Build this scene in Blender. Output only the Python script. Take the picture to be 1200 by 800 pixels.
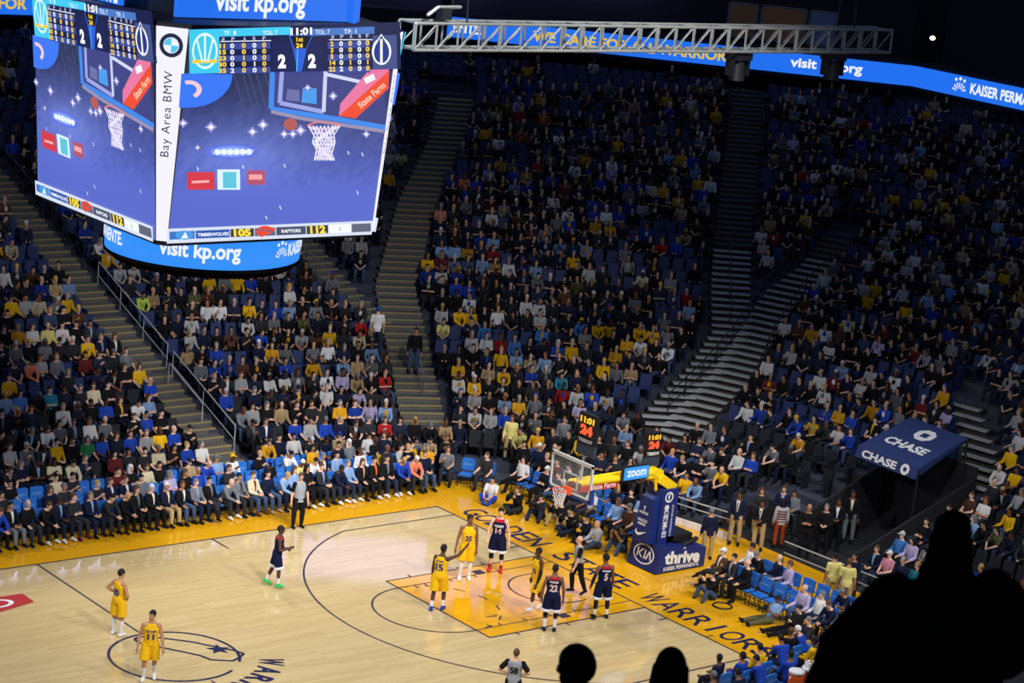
import bpy, bmesh, math, random
import numpy as np
from mathutils import Vector, Matrix
from mathutils.bvhtree import BVHTree

for _o in list(bpy.data.objects):
    bpy.data.objects.remove(_o, do_unlink=True)
SC = bpy.context.scene
COL = SC.collection
rnd = random.Random(7)
R = math.radians

# ------------------------------------------------------------------ camera
CAM = np.array([-28.8239, -46.0973, 21.6944])
YAW, PITCH, ROLL, FPX = 0.866927, -0.227790, 0.102116, 2595.756


def cam_axes():
    f = np.array([math.cos(PITCH) * math.cos(YAW), math.cos(PITCH) * math.sin(YAW), math.sin(PITCH)])
    r = np.cross(f, [0, 0, 1]); r /= np.linalg.norm(r); u = np.cross(r, f)
    r2 = math.cos(ROLL) * r + math.sin(ROLL) * u
    u2 = -math.sin(ROLL) * r + math.cos(ROLL) * u
    return r2, u2, f


AR, AU, AF = cam_axes()


def in_view(x, y, z):
    """pixel of a world point in the 1200x800 frame, and its depth: used to leave out repeats the photo shows nothing of"""
    d = np.array([x, y, z]) - CAM
    w = d @ AF
    return 600 + FPX * (d @ AR) / w, 400 - FPX * (d @ AU) / w, w


cd = bpy.data.cameras.new('camera')
cd.sensor_width = 36.0
cd.lens = FPX * 36.0 / 1200.0
cd.clip_end = 500
cam = bpy.data.objects.new('camera', cd)
COL.objects.link(cam)
cam.matrix_world = Matrix(((AR[0], AU[0], -AF[0], CAM[0]), (AR[1], AU[1], -AF[1], CAM[1]), (AR[2], AU[2], -AF[2], CAM[2]), (0, 0, 0, 1)))
SC.camera = cam
cd.dof.use_dof = True
cd.dof.focus_distance = 64.0
cd.dof.aperture_fstop = 5.0

# ------------------------------------------------------------------ world, lights, exposure
SC.view_settings.view_transform = 'Standard'
SC.view_settings.look = 'None'
SC.view_settings.gamma = 1.0
SC.view_settings.use_curve_mapping = False
SC.view_settings.exposure = 0.0

wd = bpy.data.worlds.new('dim_house_light')
SC.world = wd
wd.use_nodes = True
bg = wd.node_tree.nodes['Background']
bg.inputs[0].default_value = (0.42, 0.58, 1.0, 1)
bg.inputs[1].default_value = 0.13


def spot(loc, target, power, size, blend=1.0, color=(1, 0.98, 0.96), radius=0.6):
    l = bpy.data.lights.new('court_floodlight', 'SPOT')
    l.energy = power; l.spot_size = R(size); l.spot_blend = blend; l.color = color; l.shadow_soft_size = radius
    o = bpy.data.objects.new('court_floodlight', l)
    COL.objects.link(o)
    o.location = loc
    o.rotation_euler = (Vector(target) - Vector(loc)).to_track_quat('-Z', 'Y').to_euler()
    return o


COURT_W, BACK_W, STAND_W = 17000, 11000, 24000
for lx in (-10, 0, 10, 20):
    spot((lx, -24, 25), (lx * 0.85, 0.5, 0), COURT_W, 46, 0.9)
    spot((lx, 24, 25), (lx * 0.85, -1.5, 0), BACK_W, 44, 0.9)
for ly in (-9, 5): spot((-24, ly, 25), (15, ly * 0.1, 0), 14000, 38, 0.9)
# house floods on the catwalk that spill on the lower rows of the stands
spot((2, -14, 26), (6, 15, 0), STAND_W, 46, 1.0, (1, 0.97, 0.94), 1.0)
spot((8, -14, 26), (18.5, 12, 0), STAND_W, 46, 1.0, (1, 0.97, 0.94), 1.0)
spot((6, -16, 26), (25, -3, 0), STAND_W * 0.5, 42, 1.0, (1, 0.97, 0.94), 1.0)

# ------------------------------------------------------------------ materials
MATS = {}


def mat(name, color=(0.5, 0.5, 0.5), rough=0.6, metal=0.0, emit=0.0, spec=0.4, alpha=1.0, trans=0.0):
    if name in MATS:
        return MATS[name]
    m = bpy.data.materials.new(name)
    m.use_nodes = True
    b = m.node_tree.nodes['Principled BSDF']
    b.inputs['Base Color'].default_value = (*color, 1)
    b.inputs['Roughness'].default_value = rough
    b.inputs['Metallic'].default_value = metal
    b.inputs['Specular IOR Level'].default_value = spec
    b.inputs['Transmission Weight'].default_value = trans
    b.inputs['Alpha'].default_value = alpha
    if emit > 0:
        b.inputs['Emission Color'].default_value = (*color, 1)
        b.inputs['Emission Strength'].default_value = emit
        b.inputs['Base Color'].default_value = (0.01, 0.01, 0.01, 1)
        b.inputs['Specular IOR Level'].default_value = 0.1
    MATS[name] = m
    return m


def objcol(name, rough=0.8, spec=0.2, noise=0.12, scale=9.0):
    """one cloth / skin / hair material whose colour is each object's own colour, with a slight weave variation"""
    m = mat(name, rough=rough, spec=spec)
    nt = m.node_tree
    b = nt.nodes['Principled BSDF']
    oi = nt.nodes.new('ShaderNodeObjectInfo')
    tc = nt.nodes.new('ShaderNodeTexCoord')
    nz = nt.nodes.new('ShaderNodeTexNoise'); nz.inputs['Scale'].default_value = scale
    hs = nt.nodes.new('ShaderNodeHueSaturation')
    mr = nt.nodes.new('ShaderNodeMapRange'); mr.inputs[3].default_value = 1 - noise; mr.inputs[4].default_value = 1 + noise
    nt.links.new(tc.outputs['Object'], nz.inputs['Vector'])
    nt.links.new(nz.outputs['Fac'], mr.inputs[0])
    nt.links.new(mr.outputs[0], hs.inputs['Value'])
    nt.links.new(oi.outputs['Color'], hs.inputs['Color'])
    nt.links.new(hs.outputs[0], b.inputs['Base Color'])
    return m


def attrmat(name, emit=0.0, rough=0.8):
    m = mat(name, rough=rough, spec=0.15)
    nt = m.node_tree
    b = nt.nodes['Principled BSDF']
    at = nt.nodes.new('ShaderNodeAttribute'); at.attribute_name = 'tint'
    if emit:
        b.inputs['Base Color'].default_value = (0.01, 0.01, 0.01, 1)
        b.inputs['Roughness'].default_value = 0.4
        nt.links.new(at.outputs['Color'], b.inputs['Emission Color'])
        b.inputs['Emission Strength'].default_value = emit
    else:
        nt.links.new(at.outputs['Color'], b.inputs['Base Color'])
    return m


def s2l(r, g, b):
    f = lambda c: (c / 255 / 12.92) if c / 255 <= 0.04045 else ((c / 255 + 0.055) / 1.055) ** 2.4
    return (f(r), f(g), f(b))


SKIN = objcol('skin', 0.55, 0.3, 0.05)
CLOTH = objcol('cloth', 0.85, 0.15)
HAIRM = objcol('hair', 0.6, 0.25)
EYE = mat('eye', (0.02, 0.015, 0.01), 0.2)
LIP = mat('lips', (0.25, 0.08, 0.07), 0.5)
BLACK = mat('black_plastic', (0.008, 0.009, 0.012), 0.5)
DARKSTEEL = mat('dark_steel', (0.03, 0.033, 0.04), 0.45, 0.6)
STEEL = mat('brushed_steel', (0.45, 0.47, 0.5), 0.35, 0.9)
RAILM = mat('pale_rail', (0.5, 0.51, 0.52), 0.4, 0.3)
NAVY = mat('navy_vinyl', s2l(22, 42, 110), 0.45)
NAVYSEAT = mat('navy_seat_plastic', s2l(34, 50, 96), 0.55)
BLUECHAIR = mat('blue_chair_vinyl', s2l(38, 112, 205), 0.5)
WHITEP = mat('white_paint', (0.8, 0.8, 0.8), 0.5)
YELLOWP = mat('yellow_paint', s2l(240, 200, 20), 0.5)
REDPAD = mat('red_pad', s2l(190, 30, 25), 0.5)
ORANGE = mat('orange_rim', s2l(245, 90, 30), 0.5)
LINEM = mat('court_line_navy', (0.035, 0.03, 0.05), 0.35)


# ------------------------------------------------------------------ mesh helpers
def link(name, me, material=None, parent=None):
    o = bpy.data.objects.new(name, me)
    COL.objects.link(o)
    if material is not None:
        for mm in (material if isinstance(material, (list, tuple)) else [material]):
            me.materials.append(mm)
    if parent is not None:
        o.parent = parent
    return o


def tag(o, label=None, cat=None, group=None, kind=None):
    if label: o['label'] = label
    if cat: o['category'] = cat
    if group: o['group'] = group
    if kind: o['kind'] = kind
    return o


class MB:
    """collects lofts, tubes, boxes, ellipsoids; build() links them as one mesh object"""

    def __init__(s):
        s.V = []; s.F = []; s.MI = []; s.mi = 0

    def add(s, verts, faces):
        b = len(s.V)
        s.V.extend([tuple(v) for v in verts])
        s.F.extend([tuple(b + i for i in f) for f in faces])
        s.MI.extend([s.mi] * len(faces))

    def box(s, c, size, rot=None, taper=None):
        hx, hy, hz = size[0] / 2, size[1] / 2, size[2] / 2
        vs = []
        for z in (-1, 1):
            k = taper if (taper and z > 0) else 1
            for x, y in ((-1, -1), (1, -1), (1, 1), (-1, 1)):
                v = Vector((x * hx * k, y * hy * k, z * hz))
                if rot is not None: v = rot @ v
                vs.append(v + Vector(c))
        s.add(vs, [(3, 2, 1, 0), (4, 5, 6, 7), (0, 1, 5, 4), (1, 2, 6, 5), (2, 3, 7, 6), (3, 0, 4, 7)])

    def hull8(s, v):
        s.add(v, [(3, 2, 1, 0), (4, 5, 6, 7), (0, 1, 5, 4), (1, 2, 6, 5), (2, 3, 7, 6), (3, 0, 4, 7)])

    def quad(s, a, b, c, d):
        s.add([a, b, c, d], [(0, 1, 2, 3)])

    def poly(s, pts):
        s.add(pts, [tuple(range(len(pts)))])

    def loft(s, rings, cap=True):
        n = len(rings[0]); vs = [p for r in rings for p in r]; fs = []
        for i in range(len(rings) - 1):
            for j in range(n):
                k = (j + 1) % n
                fs.append((i * n + j, i * n + k, (i + 1) * n + k, (i + 1) * n + j))
        if cap:
            a = len(vs); vs.append(sum((Vector(p) for p in rings[0]), Vector()) / n)
            b = len(vs); vs.append(sum((Vector(p) for p in rings[-1]), Vector()) / n)
            e = (len(rings) - 1) * n
            for j in range(n):
                k = (j + 1) % n
                fs.append((k, j, a)); fs.append((e + j, e + k, b))
        s.add(vs, fs)

    def tube(s, pts, rad, n=8, round_ends=True, flat=1.0):
        pts = [Vector(p) for p in pts]
        if not hasattr(rad, '__len__'): rad = [rad] * len(pts)
        d0 = (pts[1] - pts[0]).normalized()
        ref = Vector((1, 0, 0)) if abs(d0.x) < 0.8 else Vector((0, 1, 0))
        rings = []

        def mk(c, d, r):
            nonlocal ref
            x = (ref - d * ref.dot(d)).normalized(); y = d.cross(x); ref = x
            return [c + (x * math.cos(a) + y * math.sin(a) * flat) * r for a in [2 * math.pi * j / n for j in range(n)]]
        for i, p in enumerate(pts):
            if i == 0: d = d0
            elif i == len(pts) - 1: d = (pts[-1] - pts[-2]).normalized()
            else: d = ((pts[i] - pts[i - 1]).normalized() + (pts[i + 1] - pts[i]).normalized()).normalized()
            if i == 0 and round_ends: rings.append(mk(p - d * rad[0] * 0.7, d, rad[0] * 0.6))
            rings.append(mk(p, d, rad[i]))
            if i == len(pts) - 1 and round_ends is True: rings.append(mk(p + d * rad[-1] * 0.7, d, rad[-1] * 0.6))
        s.loft(rings)

    def ellipsoid(s, c, ax, ay, az, nu=10, nv=7):
        c = Vector(c); ax, ay, az = Vector(ax), Vector(ay), Vector(az); rings = []
        for i in range(1, nv):
            t = math.pi * i / nv
            rings.append([c - az * math.cos(t) + (ax * math.cos(2 * math.pi * j / nu) + ay * math.sin(2 * math.pi * j / nu)) * math.sin(t) for j in range(nu)])
        n = nu; vs = [p for r in rings for p in r]; fs = []
        for i in range(len(rings) - 1):
            for j in range(n):
                k = (j + 1) % n
                fs.append((i * n + j, i * n + k, (i + 1) * n + k, (i + 1) * n + j))
        a = len(vs); vs.append(c - az); b = len(vs); vs.append(c + az); e = (len(rings) - 1) * n
        for j in range(n):
            k = (j + 1) % n
            fs.append((k, j, a)); fs.append((e + j, e + k, b))
        s.add(vs, fs)

    def mesh(s, name):
        me = bpy.data.meshes.new(name)
        me.from_pydata(s.V, [], s.F)
        if any(s.MI): me.polygons.foreach_set('material_index', s.MI)
        me.update()
        return me

    def build(s, name, material, parent=None, smooth=False):
        me = s.mesh(name)
        if smooth: me.polygons.foreach_set('use_smooth', [True] * len(me.polygons))
        return link(name, me, material, parent)


def bake(o):
    dg = bpy.context.evaluated_depsgraph_get()
    me = bpy.data.meshes.new_from_object(o.evaluated_get(dg))
    return me


def remeshed(mb, name, voxel=0.012, smooth=2):
    me = mb.mesh(name)
    o = link('temporary', me)
    m = o.modifiers.new('r', 'REMESH'); m.mode = 'VOXEL'; m.voxel_size = voxel
    if smooth:
        q = o.modifiers.new('s', 'SMOOTH'); q.iterations = smooth; q.factor = 0.5
    out = bake(o); out.name = name
    out.materials.clear()
    bpy.data.objects.remove(o, do_unlink=True); bpy.data.meshes.remove(me)
    out.polygons.foreach_set('use_smooth', [True] * len(out.polygons))
    return out


_TXT = {}


def text_mesh(body, bold=0.02, extrude=0.0, spacing=1.0, align='CENTER', line=1.0):
    key = (body, bold, extrude, spacing, align, line)
    if key not in _TXT:
        c = bpy.data.curves.new('t', 'FONT'); c.body = body; c.align_x = align; c.align_y = 'CENTER'
        c.offset = bold; c.extrude = extrude; c.space_character = spacing; c.space_line = line; c.resolution_u = 3
        o = bpy.data.objects.new('t', c); COL.objects.link(o)
        me = bake(o)
        co = np.zeros(len(me.vertices) * 3); me.vertices.foreach_get('co', co); co = co.reshape(-1, 3)
        fs = [tuple(p.vertices) for p in me.polygons]
        bpy.data.objects.remove(o, do_unlink=True); bpy.data.curves.remove(c); bpy.data.meshes.remove(me)
        _TXT[key] = (co, fs)
    return _TXT[key]


def text_fit(body, w, h, bold=0.02, **k):
    """text verts scaled to a w x h box centred on 0,0"""
    co, fs = text_mesh(body, bold, **k)
    lo, hi = co.min(0), co.max(0)
    s = np.ones(3); s[0] = w / max(hi[0] - lo[0], 1e-6); s[1] = h / max(hi[1] - lo[1], 1e-6)
    return (co - (lo + hi) / 2 * [1, 1, 0]) * s, fs


def put_text(mb, body, o, ex, ey, w, h, bold=0.02, lift=0.0, **k):
    """flat lettering of size w x h on the plane at o with unit axes ex (reading direction) and ey (up)"""
    co, fs = text_fit(body, w, h, bold, **k)
    o, ex, ey = Vector(o), Vector(ex).normalized(), Vector(ey).normalized()
    n = ex.cross(ey)
    mb.add([o + ex * v[0] + ey * v[1] + n * (lift + v[2]) for v in co], fs)


def disc(mb, o, ex, ey, rx, ry, n=28, r0=0.0, a0=0, a1=360, lift=0.0):
    o, ex, ey = Vector(o), Vector(ex).normalized(), Vector(ey).normalized(); nn = ex.cross(ey) * lift
    full = abs(a1 - a0) >= 360
    P = lambda a, k: o + nn + ex * rx * k * math.cos(R(a)) + ey * ry * k * math.sin(R(a))
    if r0 == 0 and full:
        mb.poly([P(a0 + 360 * i / n, 1) for i in range(n)])
    else:
        for i in range(n):
            a, b = a0 + (a1 - a0) * i / n, a0 + (a1 - a0) * (i + 1) / n
            mb.quad(P(a, r0), P(a, 1), P(b, 1), P(b, r0))


def strip(mb, pts, width, z):
    """a flat line of given width along points in plan"""
    for (x0, y0), (x1, y1) in zip(pts[:-1], pts[1:]):
        d = Vector((x1 - x0, y1 - y0)); L = d.length
        if L < 1e-6: continue
        d /= L; n = Vector((-d.y, d.x)) * width / 2; e = d * width * 0.0
        mb.quad((x0 - n.x - e.x, y0 - n.y - e.y, z), (x1 - n.x + e.x, y1 - n.y + e.y, z), (x1 + n.x + e.x, y1 + n.y + e.y, z), (x0 + n.x - e.x, y0 + n.y - e.y, z))

# ================================================================== THE SETTING
def plank_mat():
    m = mat('maple_planks', (0.6, 0.48, 0.27), 0.055, spec=0.5)
    nt = m.node_tree; b = nt.nodes['Principled BSDF']; N = nt.nodes.new; L = nt.links.new
    tc = N('ShaderNodeTexCoord'); mp = N('ShaderNodeMapping'); mp.inputs['Scale'].default_value = (0.35, 6.5, 1)
    nz = N('ShaderNodeTexNoise'); nz.inputs['Scale'].default_value = 2.2; nz.inputs['Detail'].default_value = 5
    br = N('ShaderNodeTexBrick'); br.inputs['Scale'].default_value = 1.0
    br.inputs['Brick Width'].default_value = 1.8; br.inputs['Row Height'].default_value = 0.12; br.inputs['Mortar Size'].default_value = 0.003
    br.inputs['Color1'].default_value = (*s2l(214, 191, 142), 1); br.inputs['Color2'].default_value = (*s2l(202, 178, 128), 1)
    br.inputs['Mortar'].default_value = (*s2l(170, 146, 100), 1)
    mx = N('ShaderNodeMixRGB'); mx.blend_type = 'MULTIPLY'; mx.inputs['Fac'].default_value = 0.35
    rp = N('ShaderNodeValToRGB'); rp.color_ramp.elements[0].color = (0.66, 0.62, 0.55, 1); rp.color_ramp.elements[1].color = (1.1, 1.08, 1.0, 1)
    L(tc.outputs['Object'], mp.inputs[0]); L(mp.outputs[0], nz.inputs[0]); L(nz.outputs[0], rp.inputs[0])
    L(tc.outputs['Object'], br.inputs[0]); L(br.outputs[0], mx.inputs[1]); L(rp.outputs[0], mx.inputs[2]); L(mx.outputs[0], b.inputs['Base Color'])
    return m


def paint_mat():
    m = mat('gold_floor_paint', s2l(226, 164, 16), 0.07, spec=0.45)
    nt = m.node_tree; b = nt.nodes['Principled BSDF']; N = nt.nodes.new; L = nt.links.new
    tc = N('ShaderNodeTexCoord'); mp = N('ShaderNodeMapping'); mp.inputs['Scale'].default_value = (0.3, 4, 1)
    nz = N('ShaderNodeTexNoise'); nz.inputs['Scale'].default_value = 1.6
    rp = N('ShaderNodeValToRGB'); rp.color_ramp.elements[0].color = (*s2l(216, 152, 12), 1); rp.color_ramp.elements[1].color = (*s2l(236, 178, 26), 1)
    L(tc.outputs['Object'], mp.inputs[0]); L(mp.outputs[0], nz.inputs[0]); L(nz.outputs[0], rp.inputs[0]); L(rp.outputs[0], b.inputs['Base Color'])
    return m


WOOD = plank_mat(); GOLD = paint_mat()
NAVYPAINT = mat('navy_floor_paint', s2l(20, 26, 72), 0.3)
CARPET = mat('dark_floor', (0.012, 0.013, 0.017), 0.8)
CONC = mat('dark_concrete', (0.042, 0.05, 0.075), 0.85)
CX, CY = 14.325, 7.62            # half court
LW = 0.055

mb = MB(); mb.box((14, 6, -0.06), (90, 90, 0.1)); floor = tag(mb.build('floor', CARPET), kind='structure')
mb = MB(); mb.box((3, 0, -0.005), (36, 19.4, 0.01)); court = tag(mb.build('court_floor', WOOD), kind='structure')
mb = MB(); Z = 0.006                                            # the gold border round the court
mb.quad((-16, CY, Z), (21.9, CY, Z), (21.9, 9.75, Z), (-16, 9.75, Z))
mb.quad((CX, -9.75, Z), (21.9, -9.75, Z), (21.9, CY, Z), (CX, CY, Z))
mb.quad((-16, -9.75, Z), (CX, -9.75, Z), (CX, -CY, Z), (-16, -CY, Z))
mb.build('border_paint', GOLD, court)
KX = CX - 5.79
mb = MB(); mb.quad((KX, -2.44, Z), (CX, -2.44, Z), (CX, 2.44, Z), (KX, 2.44, Z)); mb.build('key_paint', GOLD, court)
Z = 0.01
mb = MB()
for pts in ([(-16, CY), (CX, CY)], [(CX, CY), (CX, -CY)], [(-16, -CY), (CX, -CY)]): strip(mb, pts, LW, Z)
mb.build('boundary_line', LINEM, court)
mb = MB(); strip(mb, [(0, CY), (0, 1.83)], LW, Z); strip(mb, [(0, -1.83), (0, -CY)], LW, Z)
strip(mb, [(5.79, CY), (5.79, CY - 0.95)], LW, Z); strip(mb, [(5.79, -CY), (5.79, -CY + 0.95)], LW, Z)
strip(mb, [(CX, -3.4), (CX - 0.35, -3.4)], LW, Z); strip(mb, [(CX, 3.4), (CX - 0.35, 3.4)], LW, Z); strip(mb, [(CX, -5.0), (CX + 0.3, -5.0)], LW, Z)
mb.build('half_court_line', LINEM, court)
HX = CX - 1.6                                                   # rim centre
mb = MB(); a0 = math.degrees(math.asin(6.706 / 7.24))
arc = [(HX - 7.24 * math.cos(R(a)), 7.24 * math.sin(R(a))) for a in np.linspace(-a0, a0, 60)]
strip(mb, [(CX, -6.706)] + arc + [(CX, 6.706)], LW, Z); mb.build('three_point_line', LINEM, court)
mb = MB()
strip(mb, [(CX, 2.44), (KX, 2.44), (KX, -2.44), (CX, -2.44)], LW, Z)
for sy in (-1.83, 1.83): strip(mb, [(KX, sy), (CX, sy)], LW * 0.8, Z)
strip(mb, [(KX - 1.83 * math.cos(R(a)), 1.83 * math.sin(R(a))) for a in np.linspace(-90, 90, 40)], LW, Z)
for i in range(7):
    a = -80 + i * 26.6
    strip(mb, [(KX + 1.83 * math.cos(R(a + t)), 1.83 * math.sin(R(a + t))) for t in (0, 5, 11)], LW, Z)
strip(mb, [(CX - 1.22, 1.22)] + [(HX - 1.22 * math.cos(R(a)), 1.22 * math.sin(R(a))) for a in np.linspace(90, -90, 40)] + [(CX - 1.22, -1.22)], LW, Z)
for bx in (2.13, 3.05, 3.96, 4.88):
    for sy in (-1, 1): strip(mb, [(CX - bx, sy * 2.44), (CX - bx, sy * 2.62)], LW, Z); strip(mb, [(CX - bx, sy * 1.83), (CX - bx, sy * 1.63)], LW, Z)
for sy in (-1, 1):
    strip(mb, [(CX - 2.9, sy * 1.98), (CX - 2.55, sy * 1.98)], 0.3, Z)
    strip(mb, [(KX + 0.55, sy * 1.83), (KX + 0.55, sy * 1.6)], LW, Z)
    strip(mb, [(KX + 0.9, sy * 1.15), (KX + 1.3, sy * 1.15)], LW, Z)
mb.build('key_line', LINEM, court)
# centre circle with the outlined state and star
mb = MB()
disc(mb, (0, 0, Z), (1, 0, 0), (0, 1, 0), 1.72, 1.72, 60, r0=0.955, a0=-38, a1=300)
state = [(-0.35, 1.45), (-0.18, 1.55), (0.15, 1.42), (0.95, 0.62), (1.45, -0.12), (1.62, -0.32), (1.72, -0.62), (1.5, -0.78), (1.2, -0.92), (0.72, -0.62), (0.62, -0.25), (-0.38, 1.2), (-0.35, 1.45)]
strip(mb, state, 0.075, Z + 0.002)
star = []
for i in range(10):
    rr = 0.34 if i % 2 == 0 else 0.14
    star.append((1.28 + rr * math.sin(R(36 * i + 20)), -0.08 + rr * math.cos(R(36 * i + 20)), Z + 0.004))
mb.poly(star[::-1]); mb.build('centre_emblem', NAVYPAINT, court)
mb = MB()
for i, ch in enumerate('WARRIORS'):                             # round the outside of the circle, tops outward
    a = R(-34 - i * 14.0); rr = 2.5
    er = Vector((math.cos(a), math.sin(a), 0)); et = Vector((math.sin(a), -math.cos(a), 0))
    put_text(mb, ch, er * rr + Vector((0, 0, Z)), et, er, 0.17 if ch == 'I' else 0.46, 0.66, 0.03, lift=0.002)
mb.build('centre_lettering', NAVYPAINT, court)
mb = MB()
word = [('GOLDEN', 6.95, 3.15), ('STATE', 2.35, -0.95), ('WARRIORS', -1.62, -6.95)]
for wd_, y0, y1 in word:
    n = len(wd_); st = (y0 - y1) / n
    for i, ch in enumerate(wd_):
        yc = y0 - (i + 0.5) * st; ww = st * (0.2 if ch == 'I' else 0.9)
        put_text(mb, ch, (15.1, yc, Z), (0, -1, 0), (1, 0, 0), ww, 0.86, 0.005, lift=0.004)
mb.build('baseline_lettering', NAVYPAINT, court)
mb = MB(); mb.quad((-3.9, 4.25, Z), (-1.45, 4.95, Z), (-1.45, 5.65, Z), (-3.9, 5.65, Z))
logo = mb.build('floor_sponsor_patch', mat('red_floor_paint', s2l(176, 42, 36), 0.35), court)
mb = MB(); disc(mb, (-2.45, 5.2, Z + 0.003), (1, 0, 0), (0, 1, 0), 0.5, 0.3, 30, r0=0.72); mb.build('patch_ring', WHITEP, logo)

# ---- the seating bowl: level curves of d, straight along the side, an elliptical corner, straight behind the basket
BA, BB, BK = 8.5, 1.6, 0.8
D0, TREAD, SLOPE, NROW = 10.9, 0.85, 0.36, 34


def bowl_d(x, y):
    return math.hypot(max(abs(x) - BA, 0) * BK, max(abs(y) - BB, 0))


def bowl_h(d):
    return max(0.0, (d - 10.5) * SLOPE)


def bowl_path(d, step=0.5):
    """points and inward facing along one row, from the side stand round the corner to the end stand"""
    out = []
    x = -6.0
    while x < BA: out.append((x, BB + d, 0.0, -1.0)); x += step
    n = max(8, int((d / BK + d) / 2 * math.pi / 2 / 0.05)); acc = 0; last = (BA, BB + d)
    for i in range(n + 1):
        f = R(90 - 90 * i / n); q = (BA + d / BK * math.cos(f), BB + d * math.sin(f))
        acc += math.hypot(q[0] - last[0], q[1] - last[1]); last = q
        if acc >= step:
            acc -= step; gx, gy = math.cos(f) * BK, math.sin(f); g = math.hypot(gx, gy); out.append((q[0], q[1], -gx / g, -gy / g))
    y = BB - step
    while y > -13: out.append((BA + d / BK, y, -1.0, 0.0)); y -= step
    return out


def in_tunnel(x, y):
    return (-3.15 < y < 0.05 and x < 27.7) or (-3.15 < y < 2.3 and x < 23.7)


def ring(d, n_arc=44):
    pts = [(-6, BB + d), (1, BB + d)] + [(BA + d / BK * math.cos(R(90 - 90 * i / n_arc)), BB + d * math.sin(R(90 - 90 * i / n_arc))) for i in range(n_arc + 1)]
    return pts + [(BA + d / BK, y) for y in (0.05, -1, -2, -3.15, -8, -13)]


mb = MB()
prev = None
for k in range(NROW + 1):
    d = D0 + TREAD * k; z = bowl_h(d)
    a, b = ring(d - 0.42), ring(d + (0.43 if k < NROW else 6.5))
    zp = bowl_h(d - TREAD) if k else 0.0
    for i in range(len(a) - 1):
        cx_, cy_ = (a[i][0] + a[i + 1][0]) / 2, (a[i][1] + a[i + 1][1]) / 2
        if in_tunnel(cx_, cy_): continue
        mb.quad((*a[i], z), (*b[i], z), (*b[i + 1], z), (*a[i + 1], z))
        mb.quad((*a[i], zp), (*a[i], z), (*a[i + 1], z), (*a[i + 1], zp))
tier = tag(mb.build('seating_tier', CONC), kind='structure')
ZTOP = bowl_h(D0 + TREAD * NROW)
# tunnel under the end stand: side walls
mb = MB()
for y in (-3.2, 0.02):
    mb.hull8([(22.4 if y < 0 else 23.7, y, 0), (27.8, y, 0), (27.8, y + 0.1, 0), (22.4 if y < 0 else 23.7, y + 0.1, 0), (22.4 if y < 0 else 23.7, y, 0.75 if y < 0 else 1.0), (27.8, y, 2.6), (27.8, y + 0.1, 2.6), (22.4 if y < 0 else 23.7, y + 0.1, 0.75 if y < 0 else 1.0)])
mb.box((22.9, 2.32, 0.3), (1.6, 0.1, 0.6)); mb.box((23.75, 1.2, 0.45), (0.1, 2.2, 0.9)); mb.box((27.85, -1.55, 1.5), (0.1, 3.3, 3.0))
tag(mb.build('wall_tunnel', mat('black_drape', (0.012, 0.012, 0.015), 0.9)), kind='structure')
# back of the bowl, upper deck slab and its front
mb = MB(); rr = ring(D0 + TREAD * NROW + 6.4)
for i in range(len(rr) - 1): mb.quad((*rr[i], ZTOP - 1), (*rr[i + 1], ZTOP - 1), (*rr[i + 1], 19), (*rr[i], 19))
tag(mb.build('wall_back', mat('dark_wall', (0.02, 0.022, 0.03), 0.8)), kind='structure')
RIB = [(36.1, 37.45), (52.35, 22.5), (50.2, 1.0)]
RIBL = [(2.0, 41.6), (27.0, 41.6)]
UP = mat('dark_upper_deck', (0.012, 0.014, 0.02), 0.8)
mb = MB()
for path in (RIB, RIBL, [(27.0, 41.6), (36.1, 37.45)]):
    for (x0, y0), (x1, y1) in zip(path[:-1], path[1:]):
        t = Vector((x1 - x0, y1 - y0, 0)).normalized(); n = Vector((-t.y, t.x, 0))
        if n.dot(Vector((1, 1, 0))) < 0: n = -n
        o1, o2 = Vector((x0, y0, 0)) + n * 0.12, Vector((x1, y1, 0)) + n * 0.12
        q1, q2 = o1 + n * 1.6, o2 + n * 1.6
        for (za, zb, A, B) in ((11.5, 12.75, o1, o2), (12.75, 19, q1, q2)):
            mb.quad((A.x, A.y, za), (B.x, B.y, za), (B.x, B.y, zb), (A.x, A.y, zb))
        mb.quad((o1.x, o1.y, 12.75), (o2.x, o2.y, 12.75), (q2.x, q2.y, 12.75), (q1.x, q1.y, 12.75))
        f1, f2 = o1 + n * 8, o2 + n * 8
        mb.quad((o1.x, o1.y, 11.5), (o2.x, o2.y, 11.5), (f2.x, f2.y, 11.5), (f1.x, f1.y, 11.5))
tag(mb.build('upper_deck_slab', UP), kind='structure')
# suite windows over the ribbon board
rt = Vector((RIB[1][0] - RIB[0][0], RIB[1][1] - RIB[0][1], 0)); rl = rt.length; rt /= rl; rn = Vector((-rt.y, rt.x, 0)) * (1 if -rt.y > 0 else -1)
for i, (t0, t1, col) in enumerate([(0.60, 0.66, (0.045, 0.028, 0.02)), (0.67, 0.765, (0.05, 0.03, 0.02)), (0.775, 0.83, (0.02, 0.035, 0.1))]):
    o = Vector(RIB[0]).to_3d() + rt * rl * (t0 + t1) / 2 + rn * 1.66 + Vector((0, 0, 13.75)); w = rl * (t1 - t0)
    M = Matrix((rt, rn, Vector((0, 0, 1)))).transposed()
    f = MB(); f.box(o + rt * -w / 2, (0.14, 0.1, 1.6), M); f.box(o + rt * w / 2, (0.14, 0.1, 1.6), M); f.box(o + Vector((0, 0, -0.8)), (w, 0.1, 0.1), M); f.box(o + Vector((0, 0, 0.8)), (w, 0.1, 0.1), M)
    win = tag(f.build('window_%d' % (i + 1), mat('grey_window_frame', (0.16, 0.17, 0.2), 0.6)), kind='structure')
    g = MB(); g.box(o + rn * 0.05, (w, 0.03, 1.55), M); g.build('pane', mat('lit_suite_glass_%d' % i, col, 0.3, emit=0.35), win)

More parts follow.
